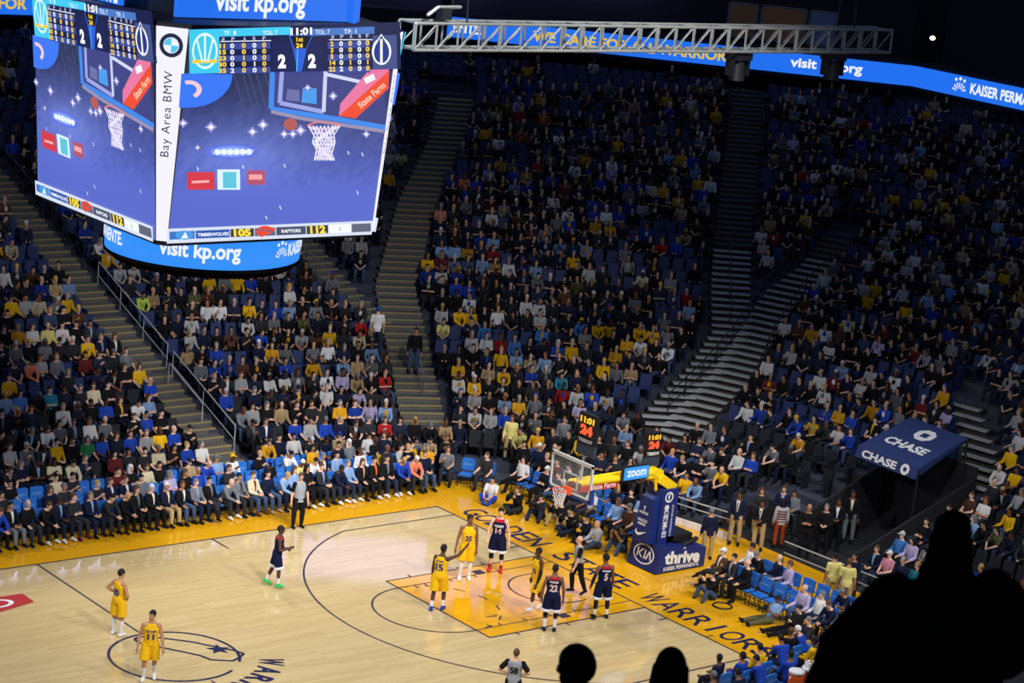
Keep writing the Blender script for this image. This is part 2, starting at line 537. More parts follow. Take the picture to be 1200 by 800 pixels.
# ---- stair aisles
AISLES = {
    'left': ([(9.45, 12.2), (9.4, 28), (9.3, 40)], 0.66, None),
    'centre': ([(17.3, 12.5), (19.1, 15.95), (21.5, 20.5), (26.0, 25.5), (30.1, 29.2), (33.2, 32.6)], 0.8, 68),
    'side': ([(19.3, 18.6), (19.3, 22.0), (19.6, 24.3), (19.8, 26.6), (20, 36)], 0.6, None),
    'rear': ([(24.6, 8.5), (26.4, 9.3), (28.6, 10.2), (31.0, 11.6), (33.3, 14.2), (35.3, 16.3), (45.1, 26.0), (47, 28)], 0.78, 58),
    'diagonal': ([(24.4, 7.2), (25.8, 7.9), (28.6, 9.0), (31.5, 10.6), (34.5, 12.4), (37.2, 13.1), (40, 14.5)], 0.72, 22),
    'right': ([(28.6, -2.6), (30.7, -1.2), (32.2, 0.6), (33.4, 2.0)], 0.6, 10),
}


def seg_dist(px, py, path):
    best = 1e9
    for (x0, y0), (x1, y1) in zip(path[:-1], path[1:]):
        dx, dy = x1 - x0, y1 - y0; t = max(0, min(1, ((px - x0) * dx + (py - y0) * dy) / (dx * dx + dy * dy)))
        best = min(best, math.hypot(px - x0 - t * dx, py - y0 - t * dy))
    return best


def in_aisle(x, y):
    for p, w, _ in AISLES.values():
        if seg_dist(x, y, p) < w + 0.28: return True
    return False


def at_d(path, d):
    pts = []
    for (x0, y0), (x1, y1) in zip(path[:-1], path[1:]):
        for i in range(60): pts.append((x0 + (x1 - x0) * i / 60, y0 + (y1 - y0) * i / 60))
    return min(pts, key=lambda q: abs(bowl_d(*q) - d))


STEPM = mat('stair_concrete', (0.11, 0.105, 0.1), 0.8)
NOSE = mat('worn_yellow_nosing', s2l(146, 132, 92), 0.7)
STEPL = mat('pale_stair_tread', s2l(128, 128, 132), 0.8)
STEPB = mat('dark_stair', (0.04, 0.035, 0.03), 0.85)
for nm, (path, w, ang) in AISLES.items():
    dlo, dhi = bowl_d(*path[0]), bowl_d(*path[-1])
    st, no = MB(), MB()
    d = max(dlo, 10.6)
    while d < min(dhi, D0 + TREAD * NROW):
        q = at_d(path, d); z = bowl_h(d) + 0.17
        if ang is None: nx, ny = 0.0, 1.0
        else: nx, ny = math.cos(R(ang)), math.sin(R(ang))
        Rm = Matrix.Rotation(math.atan2(ny, nx) - math.pi / 2, 3, 'Z')
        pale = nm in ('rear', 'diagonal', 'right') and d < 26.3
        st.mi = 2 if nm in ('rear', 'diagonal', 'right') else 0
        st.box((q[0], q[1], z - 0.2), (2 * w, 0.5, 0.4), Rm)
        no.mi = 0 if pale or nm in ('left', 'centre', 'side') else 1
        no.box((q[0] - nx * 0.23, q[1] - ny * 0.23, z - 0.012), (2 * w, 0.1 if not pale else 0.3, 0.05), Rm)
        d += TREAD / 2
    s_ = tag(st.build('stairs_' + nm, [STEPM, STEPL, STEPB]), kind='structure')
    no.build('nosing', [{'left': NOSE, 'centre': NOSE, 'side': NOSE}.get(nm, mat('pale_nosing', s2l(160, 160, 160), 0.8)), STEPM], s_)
# flat landings at the foot of the stairs
mb = MB(); mb.box((9.6, 12.05, 0.05), (2.0, 1.2, 0.1)); mb.box((17.6, 11.6, 0.05), (3.0, 1.0, 0.1)); tag(mb.build('stairs_landing', mat('pale_landing', s2l(165, 165, 160), 0.8)), kind='structure')


def rail(name, pts, label, cat, r=0.025, h=0.9, m=RAILM, lower=None, posts=True, group=None, pm=None):
    """a handrail following points on the ground: top rail, optional second rail and posts"""
    t = bpy.data.objects.new(name, None); COL.objects.link(t); t.location = pts[0]; tag(t, label, cat, group)
    o = Vector(pts[0]); P = [Vector(q) - o for q in pts]
    a = MB(); a.tube([q + Vector((0, 0, h)) for q in P], r, 6); a.build('top_rail', m, t)
    if lower:
        a = MB(); a.tube([q + Vector((0, 0, h * lower)) for q in P], r * 0.8, 6); a.build('lower_rail', m, t)
    if posts:
        n = max(2, int(sum((b - a_).length for a_, b in zip(P[:-1], P[1:])) / 1.6) + 1)
        for i in range(n):
            f = i / (n - 1) * (len(P) - 1); k = min(int(f), len(P) - 2); q = P[k].lerp(P[k + 1], f - k)
            a = MB(); a.tube([q, q + Vector((0, 0, h))], r * 0.9, 6); a.build('post', pm or m, t)
    return t


G_ = lambda x, y: (x, y, bowl_h(bowl_d(x, y)))
rail('handrail', [G_(10.25, 23.3), G_(10.25, 18.2)], 'pale handrail beside the left stairs, its middle run', 'handrail', lower=0.45)
rail('handrail', [G_(10.25, 17.8), G_(10.25, 13.6)], 'pale handrail beside the left stairs, the run nearest the floor', 'handrail', lower=0.45)
rail('handrail', [G_(9.75, 17.2), G_(9.75, 14.9)], 'short pale handrail standing on the left stairs', 'handrail')
rail('handrail', [G_(10.25, 31), G_(10.25, 24)], 'dull handrail beside the left stairs, the topmost run', 'handrail', m=DARKSTEEL, lower=0.5)
rail('handrail', [G_(19.6, 16.6), G_(18.9, 15.2), G_(18.3, 14.0)], 'grey handrail in the lower half of the centre stairs', 'handrail', m=STEEL, lower=0.5)
rail('handrail', [G_(18.75, 24.6), G_(18.65, 20.4)], 'dark handrail above the side stairs that join the centre stairs', 'handrail', m=STEEL, lower=0.5)
rail('handrail', [G_(35.1, 16.2), G_(31.2, 11.9)], 'black handrail down the middle of the pale rear stairs', 'handrail', m=BLACK)
rail('guard_rail', [G_(36.5, 13.9), G_(33.6, 12.6), G_(30.2, 10.7), G_(27.6, 9.5), G_(25.2, 8.6)], 'black guard rail between the two pale rear stairs', 'guard rail', m=BLACK, lower=0.5, h=1.0)
rail('guard_rail', [G_(38.6, 12.9), G_(35, 11.7), G_(31.5, 9.8), G_(29.2, 8.2)], 'black guard rail on the right of the diagonal pale stairs', 'guard rail', m=BLACK, lower=0.5, h=1.0)
rail('guard_rail', [G_(27.3, 7.3), G_(27.4, 5.7)], 'white guard rail above the dark stair mouth', 'guard rail', lower=0.6, pm=BLACK)
rail('barrier_rail', [(20.7, 3.9, 0), (21.0, 2.4, 0), (21.4, 0.9, 0)], 'white barrier rail behind the basket support', 'barrier', lower=0.75, pm=BLACK)
rail('barrier_rail', [(20.9, -1.6, 0), (21.0, -3.6, 0), (21.1, -5.6, 0)], 'pale barrier rail behind the blue chairs at the tunnel mouth', 'barrier', lower=0.6, pm=BLACK)
mb = MB(); mb.box((20.95, 2.5, 0.12), (0.06, 3.0, 0.22), Matrix.Rotation(R(13), 3, 'Z')); tag(mb.build('floor_kerb_board', WHITEP), 'white kickboard on the floor under the barrier rail', 'kickboard')

# ================================================================== SIGNS, SCREENS, RIGGING
def emit(name, rgb, k=1.0):
    return mat('glow_' + name, s2l(*rgb), 0.4, emit=k)


EBLUE = emit('blue', (34, 112, 240), 1.0); EWHITE = emit('white', (238, 244, 255), 1.0); EYEL = emit('amber', (226, 190, 60), 1.0)
ESKY = emit('sky_blue', (52, 142, 246), 1.05)


def kp_mark(put):
    """the emblem: three heads over a fan of curved rays; put(x, y) places a point of a unit box"""
    polys = []
    for cx_, cy_, r in ((-0.3, 0.34, 0.09), (0, 0.42, 0.1), (0.3, 0.34, 0.09)):
        polys.append([(cx_ + r * math.cos(R(30 * i)), cy_ + r * math.sin(R(30 * i))) for i in range(12)])
    for i in range(7):
        a = R(20 + i * 23.3); b = R(26 + i * 21.3)
        polys.append([(0.2 * math.cos(a), -0.35 + 0.2 * math.sin(a)), (0.5 * math.cos(a - 0.08), -0.35 + 0.55 * math.sin(a - 0.08)),
                      (0.5 * math.cos(a + 0.12), -0.35 + 0.55 * math.sin(a + 0.12)), (0.2 * math.cos(a + 0.12), -0.35 + 0.2 * math.sin(a + 0.12))])
    return [[put(*q) for q in p] for p in polys]


def ribbon(path, items, label):
    t = bpy.data.objects.new('ribbon_display', None); COL.objects.link(t); t.location = (path[0][0], path[0][1], 11.65); tag(t, label, 'display board')
    o = Vector((path[0][0], path[0][1], 11.65)); pn = MB(); segs = []; acc = 0
    for (x0, y0), (x1, y1) in zip(path[:-1], path[1:]):
        a, b = Vector((x0, y0, 11.65)), Vector((x1, y1, 11.65)); L = (b - a).length; e = (b - a) / L
        n = e.cross(Vector((0, 0, 1))); segs.append((acc, acc + L, a, e, n)); acc += L
        pn.hull8([a - o, b - o, b - o - n * 0.1, a - o - n * 0.1] + [q + Vector((0, 0, 0.95)) for q in (a - o, b - o, b - o - n * 0.1, a - o - n * 0.1)])
    panel = pn.build('led_panel', EBLUE, t)

    def at(s, y):
        for s0, s1, a, e, n in segs:
            if s <= s1 or s1 == segs[-1][1]: return a + e * (s - s0) + n * 0.03 + Vector((0, 0, 0.475 + y)) - o
    for kind, txt, s, w, h, m in items:
        k = MB()
        if kind == 't':
            co, fs = text_fit(txt, w, h, 0.03)
            k.add([at(s + v[0], v[1]) for v in co], fs)
        else:
            for p in kp_mark(lambda x, y: at(s + x * w, y * h)): k.poly(p)
        k.build('lettering' if kind == 't' else 'emblem', m, panel)
    return t


S = lambda px: (px - 523) / 547 * 22.08 - 0.3 * math.sin(math.pi * (px - 523) / 547)
ribbon(RIB, [('t', 'ENTE.', S(548), 1.35, 0.46, EWHITE), ('t', 'WE CARE FOR ALL WARRIORS', S(749), 9.5, 0.5, EYEL), ('t', 'visit kp.org', S(973), 3.4, 0.6, EWHITE),
             ('e', '', 22.08 + 3.15, 0.9, 0.8, EWHITE), ('t', 'KAISER PERMANENTE.', 22.08 + 6.6, 5.5, 0.5, EWHITE)],
       'long blue ribbon board reading WE CARE FOR ALL WARRIORS above the far stands')
ribbon(RIBL, [('t', 'WE CARE FOR', 12.0, 4.6, 0.5, EYEL), ('t', 'visit kp.org', 20.5, 3.4, 0.6, EWHITE)], 'blue ribbon board with amber letters half hidden by the centre scoreboard')

# the upper display ring over the suites, just above the frame: the court mirrors it
UD = bpy.data.objects.new('upper_display_board', None); COL.objects.link(UD); UD.location = (36, 38, 13.5); tag(UD, 'pale lavender display board high over the far corner of the arena', 'display board')
for e1, e2, za, zb in (((-5.0, 3.2, 0), (1.3, -1.2, 0), 0.1, 2.4), ((1.3, -1.2, 0), (7.5, -6.9, 0), 1.35, 3.2)):
    a = MB(); e1, e2 = Vector(e1), Vector(e2); nn = Vector((0.7, 0.75, 0)) * 0.15; up1, up2 = Vector((0, 0, za)), Vector((0, 0, zb))
    a.hull8([q + up1 for q in (e1, e2, e2 + nn, e1 + nn)] + [q + up2 for q in (e1, e2, e2 + nn, e1 + nn)]); a.build('led_panel', emit('lavender', (170, 162, 252), 1.7), UD)
UD = bpy.data.objects.new('upper_letter_board', None); COL.objects.link(UD); UD.location = (16, 41.5, 13.7); tag(UD, 'dark letter board with glowing white words above the left ribbon board', 'display board')
a = MB(); a.box((0, 0.06, 0), (30, 0.1, 1.5)); ub = a.build('board', BLACK, UD)
a = MB(); put_text(a, 'visit kp.org   KAISER PERMANENTE.   visit kp.org', (0, 0, 0), (1, 0, 0), (0, 0, 1), 29, 1.1, 0.04, lift=0.02); a.build('lettering', emit('white_letters', (205, 200, 250), 4.0), ub)

# ---- the hanging centre scoreboard
SB = bpy.data.objects.new('centre_scoreboard', None); COL.objects.link(SB); SB.location = (0, 0, 10.4)
tag(SB, 'huge centre scoreboard with video screens hanging above the court', 'scoreboard')
BZ = 10.4
AT, CT, AB_, CB_, ZT_, ZB_ = 3.45, 0.6, 3.06, 0.2, 16.59 - BZ, 11.7 - BZ


def turn(v, k):
    x, y, z = v
    for _ in range(k): x, y = -y, x
    return (x, y, z)


def oct_ring(a, c, z):
    out = []
    for k in range(4):
        out += [turn((-(a - c), -a, z), k), turn((a - c, -a, z), k)]
    return out


hull = MB(); hull.loft([oct_ring(AB_ - 0.05, CB_, ZB_ - 0.12), oct_ring(AT - 0.05, CT, ZT_ + 0.1)])
hull.build('housing', BLACK, SB)
top = MB(); top.loft([oct_ring(2.2, 0.5, ZT_ + 0.1), oct_ring(2.2, 0.5, ZT_ + 2.6)]); top.build('upper_housing', BLACK, SB)
for x, y in ((-1.5, -1.5), (1.5, -1.5), (1.5, 1.5), (-1.5, 1.5)):
    c_ = MB(); c_.tube([(x, y, ZT_ + 2.5), (x, y, ZT_ + 12)], 0.03, 6); c_.build('cable', DARKSTEEL, SB)


def face_pt(u, v, lift=0.0, k=0):
    """a point of one of the four leaning faces; u runs left to right seen from outside, v from bottom to top"""
    a = AB_ + (AT - AB_) * v; c = CB_ + (CT - CB_) * v; z = ZB_ + (ZT_ - ZB_) * v
    return turn((-(a - c) + 2 * (a - c) * u, -a - lift, z), k)


QT = ((229, 33), (470, 46), (432, 270), (201, 284))


def screen_uv(x, y):
    """design units of the picture on the screen -> u, v"""
    v = 0.5
    for _ in range(4):
        xl = QT[3][0] + (QT[0][0] - QT[3][0]) * v; xr = QT[2][0] + (QT[1][0] - QT[2][0]) * v
        u = (x - xl) / (xr - xl)
        yt = QT[0][1] + (QT[1][1] - QT[0][1]) * u; yb = QT[3][1] + (QT[2][1] - QT[3][1]) * u
        v = (yb - y) / (yb - yt)
    return u, v


class Picture:
    def __init__(s): s.V = []; s.F = []; s.C = []; s.lay = 0.004

    def poly(s, pts, rgb, faces=None, px=True):
        b = len(s.V); s.lay += 0.00018
        for q in pts:
            u, v = screen_uv(*q) if px else q
            s.V.append((u, v, s.lay)); s.C.append((*s2l(*rgb), 1))
        s.F += [tuple(b + i for i in f) for f in (faces or [tuple(range(len(pts)))])]

    def rect(s, x0, y0, x1, y1, rgb, rgb2=None): s.poly([(x0, y1), (x1, y1), (x1, y0), (x0, y0)], rgb)

    def circ(s, cx_, cy_, rx, ry, rgb, n=20, r0=None, a0=0, a1=360):
        if r0 is None: s.poly([(cx_ + rx * math.cos(R(360 * i / n)), cy_ - ry * math.sin(R(360 * i / n))) for i in range(n)], rgb)
        else:
            for i in range(n):
                a, b = R(a0 + (a1 - a0) * i / n), R(a0 + (a1 - a0) * (i + 1) / n)
                s.poly([(cx_ + rx * r0 * math.cos(a), cy_ - ry * r0 * math.sin(a)), (cx_ + rx * math.cos(a), cy_ - ry * math.sin(a)), (cx_ + rx * math.cos(b), cy_ - ry * math.sin(b)), (cx_ + rx * r0 * math.cos(b), cy_ - ry * r0 * math.sin(b))], rgb)

    def line(s, pts, w, rgb):
        for (x0, y0), (x1, y1) in zip(pts[:-1], pts[1:]):
            d = math.hypot(x1 - x0, y1 - y0) or 1; nx, ny = -(y1 - y0) / d * w / 2, (x1 - x0) / d * w / 2
            s.poly([(x0 - nx, y0 - ny), (x1 - nx, y1 - ny), (x1 + nx, y1 + ny), (x0 + nx, y0 + ny)], rgb)

    def text(s, body, cx_, cy_, w, h, rgb, bold=0.03, ang=0, **k):
        co, fs = text_fit(body, w, h, bold, **k); ca, sa = math.cos(R(ang)), math.sin(R(ang))
        s.poly([(cx_ + v[0] * ca - v[1] * sa, cy_ - v[0] * sa - v[1] * ca) for v in co], rgb, fs)

    def mesh(s, k):
        me = bpy.data.meshes.new('picture')
        me.from_pydata([face_pt(u, v, l, k) for u, v, l in s.V], [], s.F)
        at = me.color_attributes.new('tint', 'FLOAT_COLOR', 'POINT')
        at.data.foreach_set('color', np.array(s.C, dtype=np.float32).ravel())
        return me


pic = Picture()
# live picture behind everything: blue arena air with faint rows of seats
nx_, ny_ = 40, 34; base = len(pic.V); r2 = random.Random(3)
for j in range(ny_ + 1):
    for i in range(nx_ + 1):
        u, v = i / nx_, j / ny_
        k = min(1, max(0, (0.72 - v) / 0.5)); n_ = r2.uniform(-6, 6) if 0.25 < v < 0.8 else 0
        g = math.exp(-((u - 0.3) ** 2 / 0.08 + (v - 0.42) ** 2 / 0.02)) * 38
        c = (50 + 36 * k + g * 0.9 + n_, 58 + 44 * k + g + n_, 104 + 92 * k + g * 1.2 + n_)
        if v > 0.62: c = tuple(a * (1 - 0.3 * (v - 0.62) / 0.38) for a in c)
        pic.V.append((u, v, 0.003)); pic.C.append((*s2l(*[max(0, min(255, q)) for q in c]), 1))
for j in range(ny_):
    for i in range(nx_):
        a = base + j * (nx_ + 1) + i; pic.F.append((a, a + 1, a + nx_ + 2, a + nx_ + 1))
for x in (275, 285, 292, 300, 310): pic.line([(x, 84), (x + 12, 128)], 0.8, (80, 84, 110))
pic.poly([(226, 84)] + [(226 + 48 * math.cos(R(a)), 86 + 38 * math.sin(R(a))) for a in range(0, 91, 9)] + [(215, 124), (218, 84)], (58, 116, 238))
pic.circ(226, 103, 14, 11, (236, 196, 206), 16, r0=0.6, a0=-60, a1=110)
# glass board, red padding, rim, net
pic.poly([(319, 84), (452, 84), (452, 150), (436, 148), (319, 126)], (60, 66, 128))
pic.line([(319, 84), (317, 127), (396, 140), (452, 150)], 6, (64, 132, 226)); pic.line([(330, 84), (327, 120), (378, 131)], 5, (150, 160, 222)); pic.line([(378, 131), (381, 85)], 4.5, (196, 202, 236)); pic.line([(381, 88), (424, 98)], 4, (206, 210, 238))
pic.poly([(354, 103), (370, 104), (370, 122), (352, 120)], (72, 150, 226)); pic.poly([(336, 104), (350, 106), (350, 119), (334, 117)], (104, 108, 160))
pic.poly([(398, 122), (434, 84), (458, 84), (458, 92), (414, 138), (396, 136)], (226, 116, 158)); pic.poly([(396, 136), (458, 86), (457, 106), (416, 139)], (232, 74, 44))
pic.text('State Farm', 436, 113, 40, 8, (250, 190, 160), ang=38); pic.line([(428, 97), (440, 92)], 7, (250, 236, 244))
pic.line([(317, 130), (350, 138), (398, 146), (450, 154)], 4, (150, 140, 170)); pic.circ(339, 145, 8, 7, (176, 88, 84)); pic.circ(378, 147, 20, 5, (226, 120, 130), 20, r0=0.78)
for i in range(9):
    x0 = 360 + i * 4.6; pic.line([(x0, 147), (364 + ((i + 2) % 9) * 3.3, 166), (366 + i * 2.9, 187)], 1.6, (232, 226, 246)); pic.line([(x0, 147), (364 + ((i - 2) % 9) * 3.3, 166), (366 + ((i + 1) % 9) * 2.9, 186)], 1.4, (214, 210, 240))
for k in range(3): pic.circ(272, 176, 30 - 6 * k, 9 - 2.2 * k, (92 + 26 * k, 112 + 30 * k, 216 + 16 * k))
for k in range(6): pic.circ(256 + k * 7, 176.5, 3.6, 3.6, (232, 242, 255), 10); pic.line([(250 + k * 7, 179), (262 + k * 7, 174)], 0.7, (200, 220, 255))
for x, y, r in ((219, 142, 4), (249, 147, 5), (295, 153, 4.5), (307, 145, 5), (331, 156, 4), (341, 156, 4), (350, 152, 5), (389, 113, 4), (359, 103, 3), (428, 157, 3.5), (234, 171, 2.5)):
    pic.circ(x, y, r * 1.2, r * 1.2, (98, 104, 176), 10); pic.circ(x, y, r * 0.8, r * 0.8, (170, 172, 224), 8); pic.circ(x, y, r * 0.45, r * 0.45, (252, 248, 250), 8); pic.line([(x - r * 1.3, y), (x + r * 1.3, y)], 0.6, (226, 220, 240)); pic.line([(x, y - r * 1.3), (x, y + r * 1.3)], 0.6, (226, 220, 240))
for x, y in ((330, 191), (405, 176), (422, 178), (233, 194), (283, 192), (324, 240), (308, 252), (415, 222)): pic.line([(x, y), (x + 1.5, y + 4)], 1.6, (190, 205, 250))
pic.rect(222, 200, 252, 221, (206, 58, 70)); pic.line([(227, 212), (246, 211)], 3, (240, 170, 170)); pic.rect(255, 197, 280, 221, (214, 236, 246)); pic.rect(261, 200, 276, 219, (92, 190, 214)); pic.rect(288, 198, 308, 215, (172, 82, 108)); pic.line([(290, 206), (305, 206)], 6, (236, 160, 160))
# score table across the top
pic.rect(228, 32, 472, 84, (20, 26, 72)); pic.rect(228, 33, 340, 42, (64, 196, 238)); pic.rect(362, 36, 440, 44, (70, 116, 190))
pic.rect(226, 33, 259, 84, (62, 196, 232)); pic.circ(243, 58, 14, 21, (220, 244, 252), 24, r0=0.86); pic.line([(229, 70), (256, 70)], 4, (236, 200, 60)); pic.line([(234, 44), (240, 70)], 2, (220, 244, 252)); pic.line([(252, 44), (246, 70)], 2, (220, 244, 252)); pic.line([(243, 38), (243, 70)], 2, (220, 244, 252))
for j in (0, 2, 4): pic.rect(260, 50 + j * 7, 316, 57 + j * 7, (56, 74, 150)); pic.rect(383, 52 + j * 7, 434, 59 + j * 7, (56, 74, 150))
pic.line([(260, 47.5), (317, 48)], 1, (230, 236, 250)); pic.line([(385, 49), (438, 50.5)], 1, (230, 236, 250))
AMB, WHT = (250, 210, 60), (240, 244, 255)
cols_l = [('11\n15\n23\n30\n35', 262, AMB, 9), ('0\n0\n0\n0\n2', 273, WHT, 4.5), ('0\n0\n1\n0\n0', 286, AMB, 4.5), ('0\n0\n0\n1\n0', 298, WHT, 4.5), ('0\n0\n0\n0\n0', 309, AMB, 4.5)]
for b, x, c, w in cols_l: pic.text(b, x, 67, w, 34, c, 0.035)
for b, x, c, w in [('2\n3\n5\n14\n22', 388, AMB, 8), ('0\n0\n0\n0\n2', 399, WHT, 4.5), ('0\n0\n0\n1\n0', 410, AMB, 4.5), ('0\n0\n0\n0\n0', 421, WHT, 4.5), ('0\n0\n0\n1\n0', 431, AMB, 4.5)]: pic.text(b, x, 68, w, 34, c, 0.035)
for b, x, y in (('#', 263, 45), ('P', 274, 45), ('A', 287, 45), ('R', 298, 45), ('F', 309, 45), ('#', 389, 46), ('P', 400, 46), ('A', 411, 46), ('R', 422, 46), ('F', 431, 46)): pic.text(b, x, y, 3.4, 4.4, (190, 200, 230), 0.01)
for b, x, y, w in (('TF', 267, 38, 6), ('1', 276, 38, 2.5), ('TOL: 7', 316, 39, 17), ('TOL: 7', 377, 40, 17), ('TF: 1', 410, 40.5, 15)): pic.text(b, x, y, w, 5, (230, 240, 255), 0.01)
pic.poly([(318, 50), (378, 50), (376, 84), (318, 84)], (20, 30, 82)); pic.poly([(337, 42), (366, 43), (358, 58), (352, 84), (347, 84), (342, 58)], (38, 92, 214))
pic.poly([(339, 43), (364, 44), (357, 58), (344, 58)], (14, 12, 20)); pic.line([(347.5, 59), (346, 84)], 1.2, (70, 190, 240))
pic.text('11:01', 352, 38.5, 25, 8.5, (255, 255, 255), 0.04); pic.text('1st', 350, 47.5, 8, 5, AMB, 0.03); pic.text('24', 349.5, 54.5, 8, 5.5, AMB, 0.04)
pic.text('2', 329, 72, 9, 16, (255, 255, 255), 0.06); pic.text('2', 364, 72.5, 9, 16, (255, 255, 255), 0.06)
pic.rect(437, 46, 467, 84, (64, 78, 132)); pic.circ(448, 64, 12, 15, (240, 242, 250), 22); pic.poly([(437, 60), (448, 44), (459, 60)], (240, 242, 250)); pic.circ(448, 65, 9.5, 12, (34, 52, 130), 20); pic.poly([(440, 58), (448, 46), (456, 58)], (34, 52, 130)); pic.line([(448, 50), (447.5, 78)], 3, (240, 242, 250))
# results strip along the bottom
pic.poly([(200, 268), (433, 256), (431, 272), (199, 286)], (208, 216, 236))
yb = lambda x: 268.5 - (x - 201) * 0.056
cell = lambda x0, x1, c, t=3.2, h=9.6: pic.poly([(x0, yb(x0) + t + h), (x1, yb(x1) + t + h), (x1, yb(x1) + t), (x0, yb(x0) + t)], c)
cell(202, 229, (60, 110, 190)); pic.circ(218, yb(218) + 8, 10, 5.5, (70, 150, 220), 16); pic.poly([(214, yb(214) + 12), (219, yb(219) + 4), (222, yb(222) + 12)], (226, 236, 250))
cell(230, 267, (44, 84, 168)); pic.text('TIMBERWOLVES', 249, yb(249) + 8.4, 34, 4, WHT, 0.03, ang=3); cell(268, 294, (52, 56, 66)); pic.text('105', 281, yb(281) + 7.9, 19, 9, (255, 222, 60), 0.05, ang=3)
cell(295, 318, (86, 96, 128)); pic.circ(307, yb(307) + 8, 10.5, 7, (228, 70, 44), 18, r0=0.35, a0=10, a1=250); pic.poly([(298, yb(298) + 8), (306, yb(306) + 2), (318, yb(318) + 4), (314, yb(314) + 10), (306, yb(306) + 12)], (228, 70, 44))
[pic.line([(298 + k * 5, yb(302) + 6 + k), (305 + k * 4, yb(302) + 4.5 + k), (312 + k * 2, yb(302) + 7 + k)], 1.0, (86, 96, 128)) for k in range(3)]; cell(319, 353, (70, 78, 104)); pic.text('RAPTORS', 336, yb(336) + 8.2, 22, 4, WHT, 0.03, ang=3); cell(354, 379, (52, 56, 66)); pic.text('112', 367, yb(367) + 7.9, 18, 9, (255, 222, 60), 0.05, ang=3)
cell(380, 406, (238, 240, 246)); pic.text('2', 393, yb(393) + 8, 3, 4.5, (120, 124, 140), 0.0); cell(407, 430, (92, 98, 116))
PICM = attrmat('screen_picture', emit=1.12)
for k in range(4):
    sc = MB(); sc.hull8([face_pt(u, v, l, k) for l in (-0.02, 0.002) for u, v in ((0, 0), (1, 0), (1, 1), (0, 1))])
    so = sc.build('video_screen', BLACK, SB)
    link('picture', pic.mesh(k), PICM, so)
# white tapering panels between the screens
WPAN = emit('panel_white', (246, 244, 255), 1.0); INK = mat('panel_ink', s2l(40, 46, 90), 0.6)


def corner_pt(u, v, lift, k):
    a0, c0, a1, c1 = AB_, CB_, AT, CT
    a = a0 + (a1 - a0) * v; c = c0 + (c1 - c0) * v; z = ZB_ + (ZT_ - ZB_) * v
    x, y = -a + c * u, -(a - c) - c * u
    q = 0.7071 * lift
    return turn((x - q, y - q, z), k)


for k in range(4):
    w = MB()
    i0, i1 = 0.07, 0.93
    w.hull8([corner_pt(i0, 0.0, -0.02, k), corner_pt(i1, 0.0, -0.02, k), corner_pt(i1, 1, -0.02, k), corner_pt(i0, 1, -0.02, k), corner_pt(i0, 0.0, 0.012, k), corner_pt(i1, 0.0, 0.012, k), corner_pt(i1, 1, 0.012, k), corner_pt(i0, 1, 0.012, k)])
    wo = w.build('corner_panel', WPAN, SB)
    ink = MB(); co, fs = text_fit('Bay Area BMW', 1.95, 0.26, 0.0, spacing=1.12)
    wid = lambda v: (CB_ + (CT - CB_) * v) * 1.4142
    P = lambda x, y, l=0.016: corner_pt(0.5 + x / wid(0.62 + y / 4.9), 0.62 + y / 4.9, l, k)
    ink.add([P(-v[1], v[0] - 0.1) for v in co], fs)
    C0 = lambda x, y, l=0.016: P(x, y + 1.46, l)
    for r_, l in ((0.27, 0.015),): ink.poly([C0(r_ * math.cos(R(12 * i)), r_ * math.sin(R(12 * i)), l) for i in range(30)])
    ink.build('lettering', INK, wo)
    q_ = MB(); q_.poly([C0(0.18 * math.cos(R(12 * i)), 0.18 * math.sin(R(12 * i)), 0.018) for i in range(30)]); q_.build('roundel', EWHITE, wo)
    q_ = MB()
    for a0 in (90, 270): q_.poly([C0(0, 0, 0.021)] + [C0(0.165 * math.cos(R(a0 + 10 * i)), 0.165 * math.sin(R(a0 + 10 * i)), 0.021) for i in range(10)])
    q_.build('roundel_quarter', emit('cyan', (80, 200, 240), 1.0), wo)
# round display underneath and flat displays on top
DR = 2.4
dz0, dz1 = 10.75 - BZ, 11.55 - BZ
cyl = lambda r, z, n=64: [(r * math.cos(2 * math.pi * i / n), r * math.sin(2 * math.pi * i / n), z) for i in range(n)]
m_ = MB(); m_.loft([cyl(DR, dz0), cyl(DR, dz1)]); ring_o = m_.build('round_display', ESKY, SB, True)
m_ = MB(); m_.loft([cyl(DR - 0.2, dz0 - 0.25), cyl(DR + 0.03, dz0 - 0.08), cyl(DR + 0.03, dz0)]); m_.build('bottom_rim', mat('matt_black', (0.004, 0.004, 0.005), 0.95, spec=0.0), SB)
m_ = MB(); m_.loft([cyl(DR + 0.02, dz1), cyl(DR + 0.02, dz1 + 0.08)]); m_.build('top_rim', BLACK, SB)
k_ = MB()
cyp = lambda deg, y, r=DR + 0.03: (r * math.cos(R(deg)), r * math.sin(R(deg)), (dz0 + dz1) / 2 + y)
for base_ in (238, 238 - 180):
    for txt, a0, a1, h in (('visit kp.org', -25, 22, 0.5), ('KAISER PERMANENTE.', 58, 128, 0.32)):
        co, fs = text_fit(txt, a1 - a0, h, 0.03)
        k_.add([cyp(base_ + (a0 + a1) / 2 + v[0], v[1]) for v in co], fs)
    for p in kp_mark(lambda x, y: cyp(base_ + 51.5 + x * 11, y * 0.5)): k_.poly(p)
k_.build('lettering', EWHITE, ring_o)
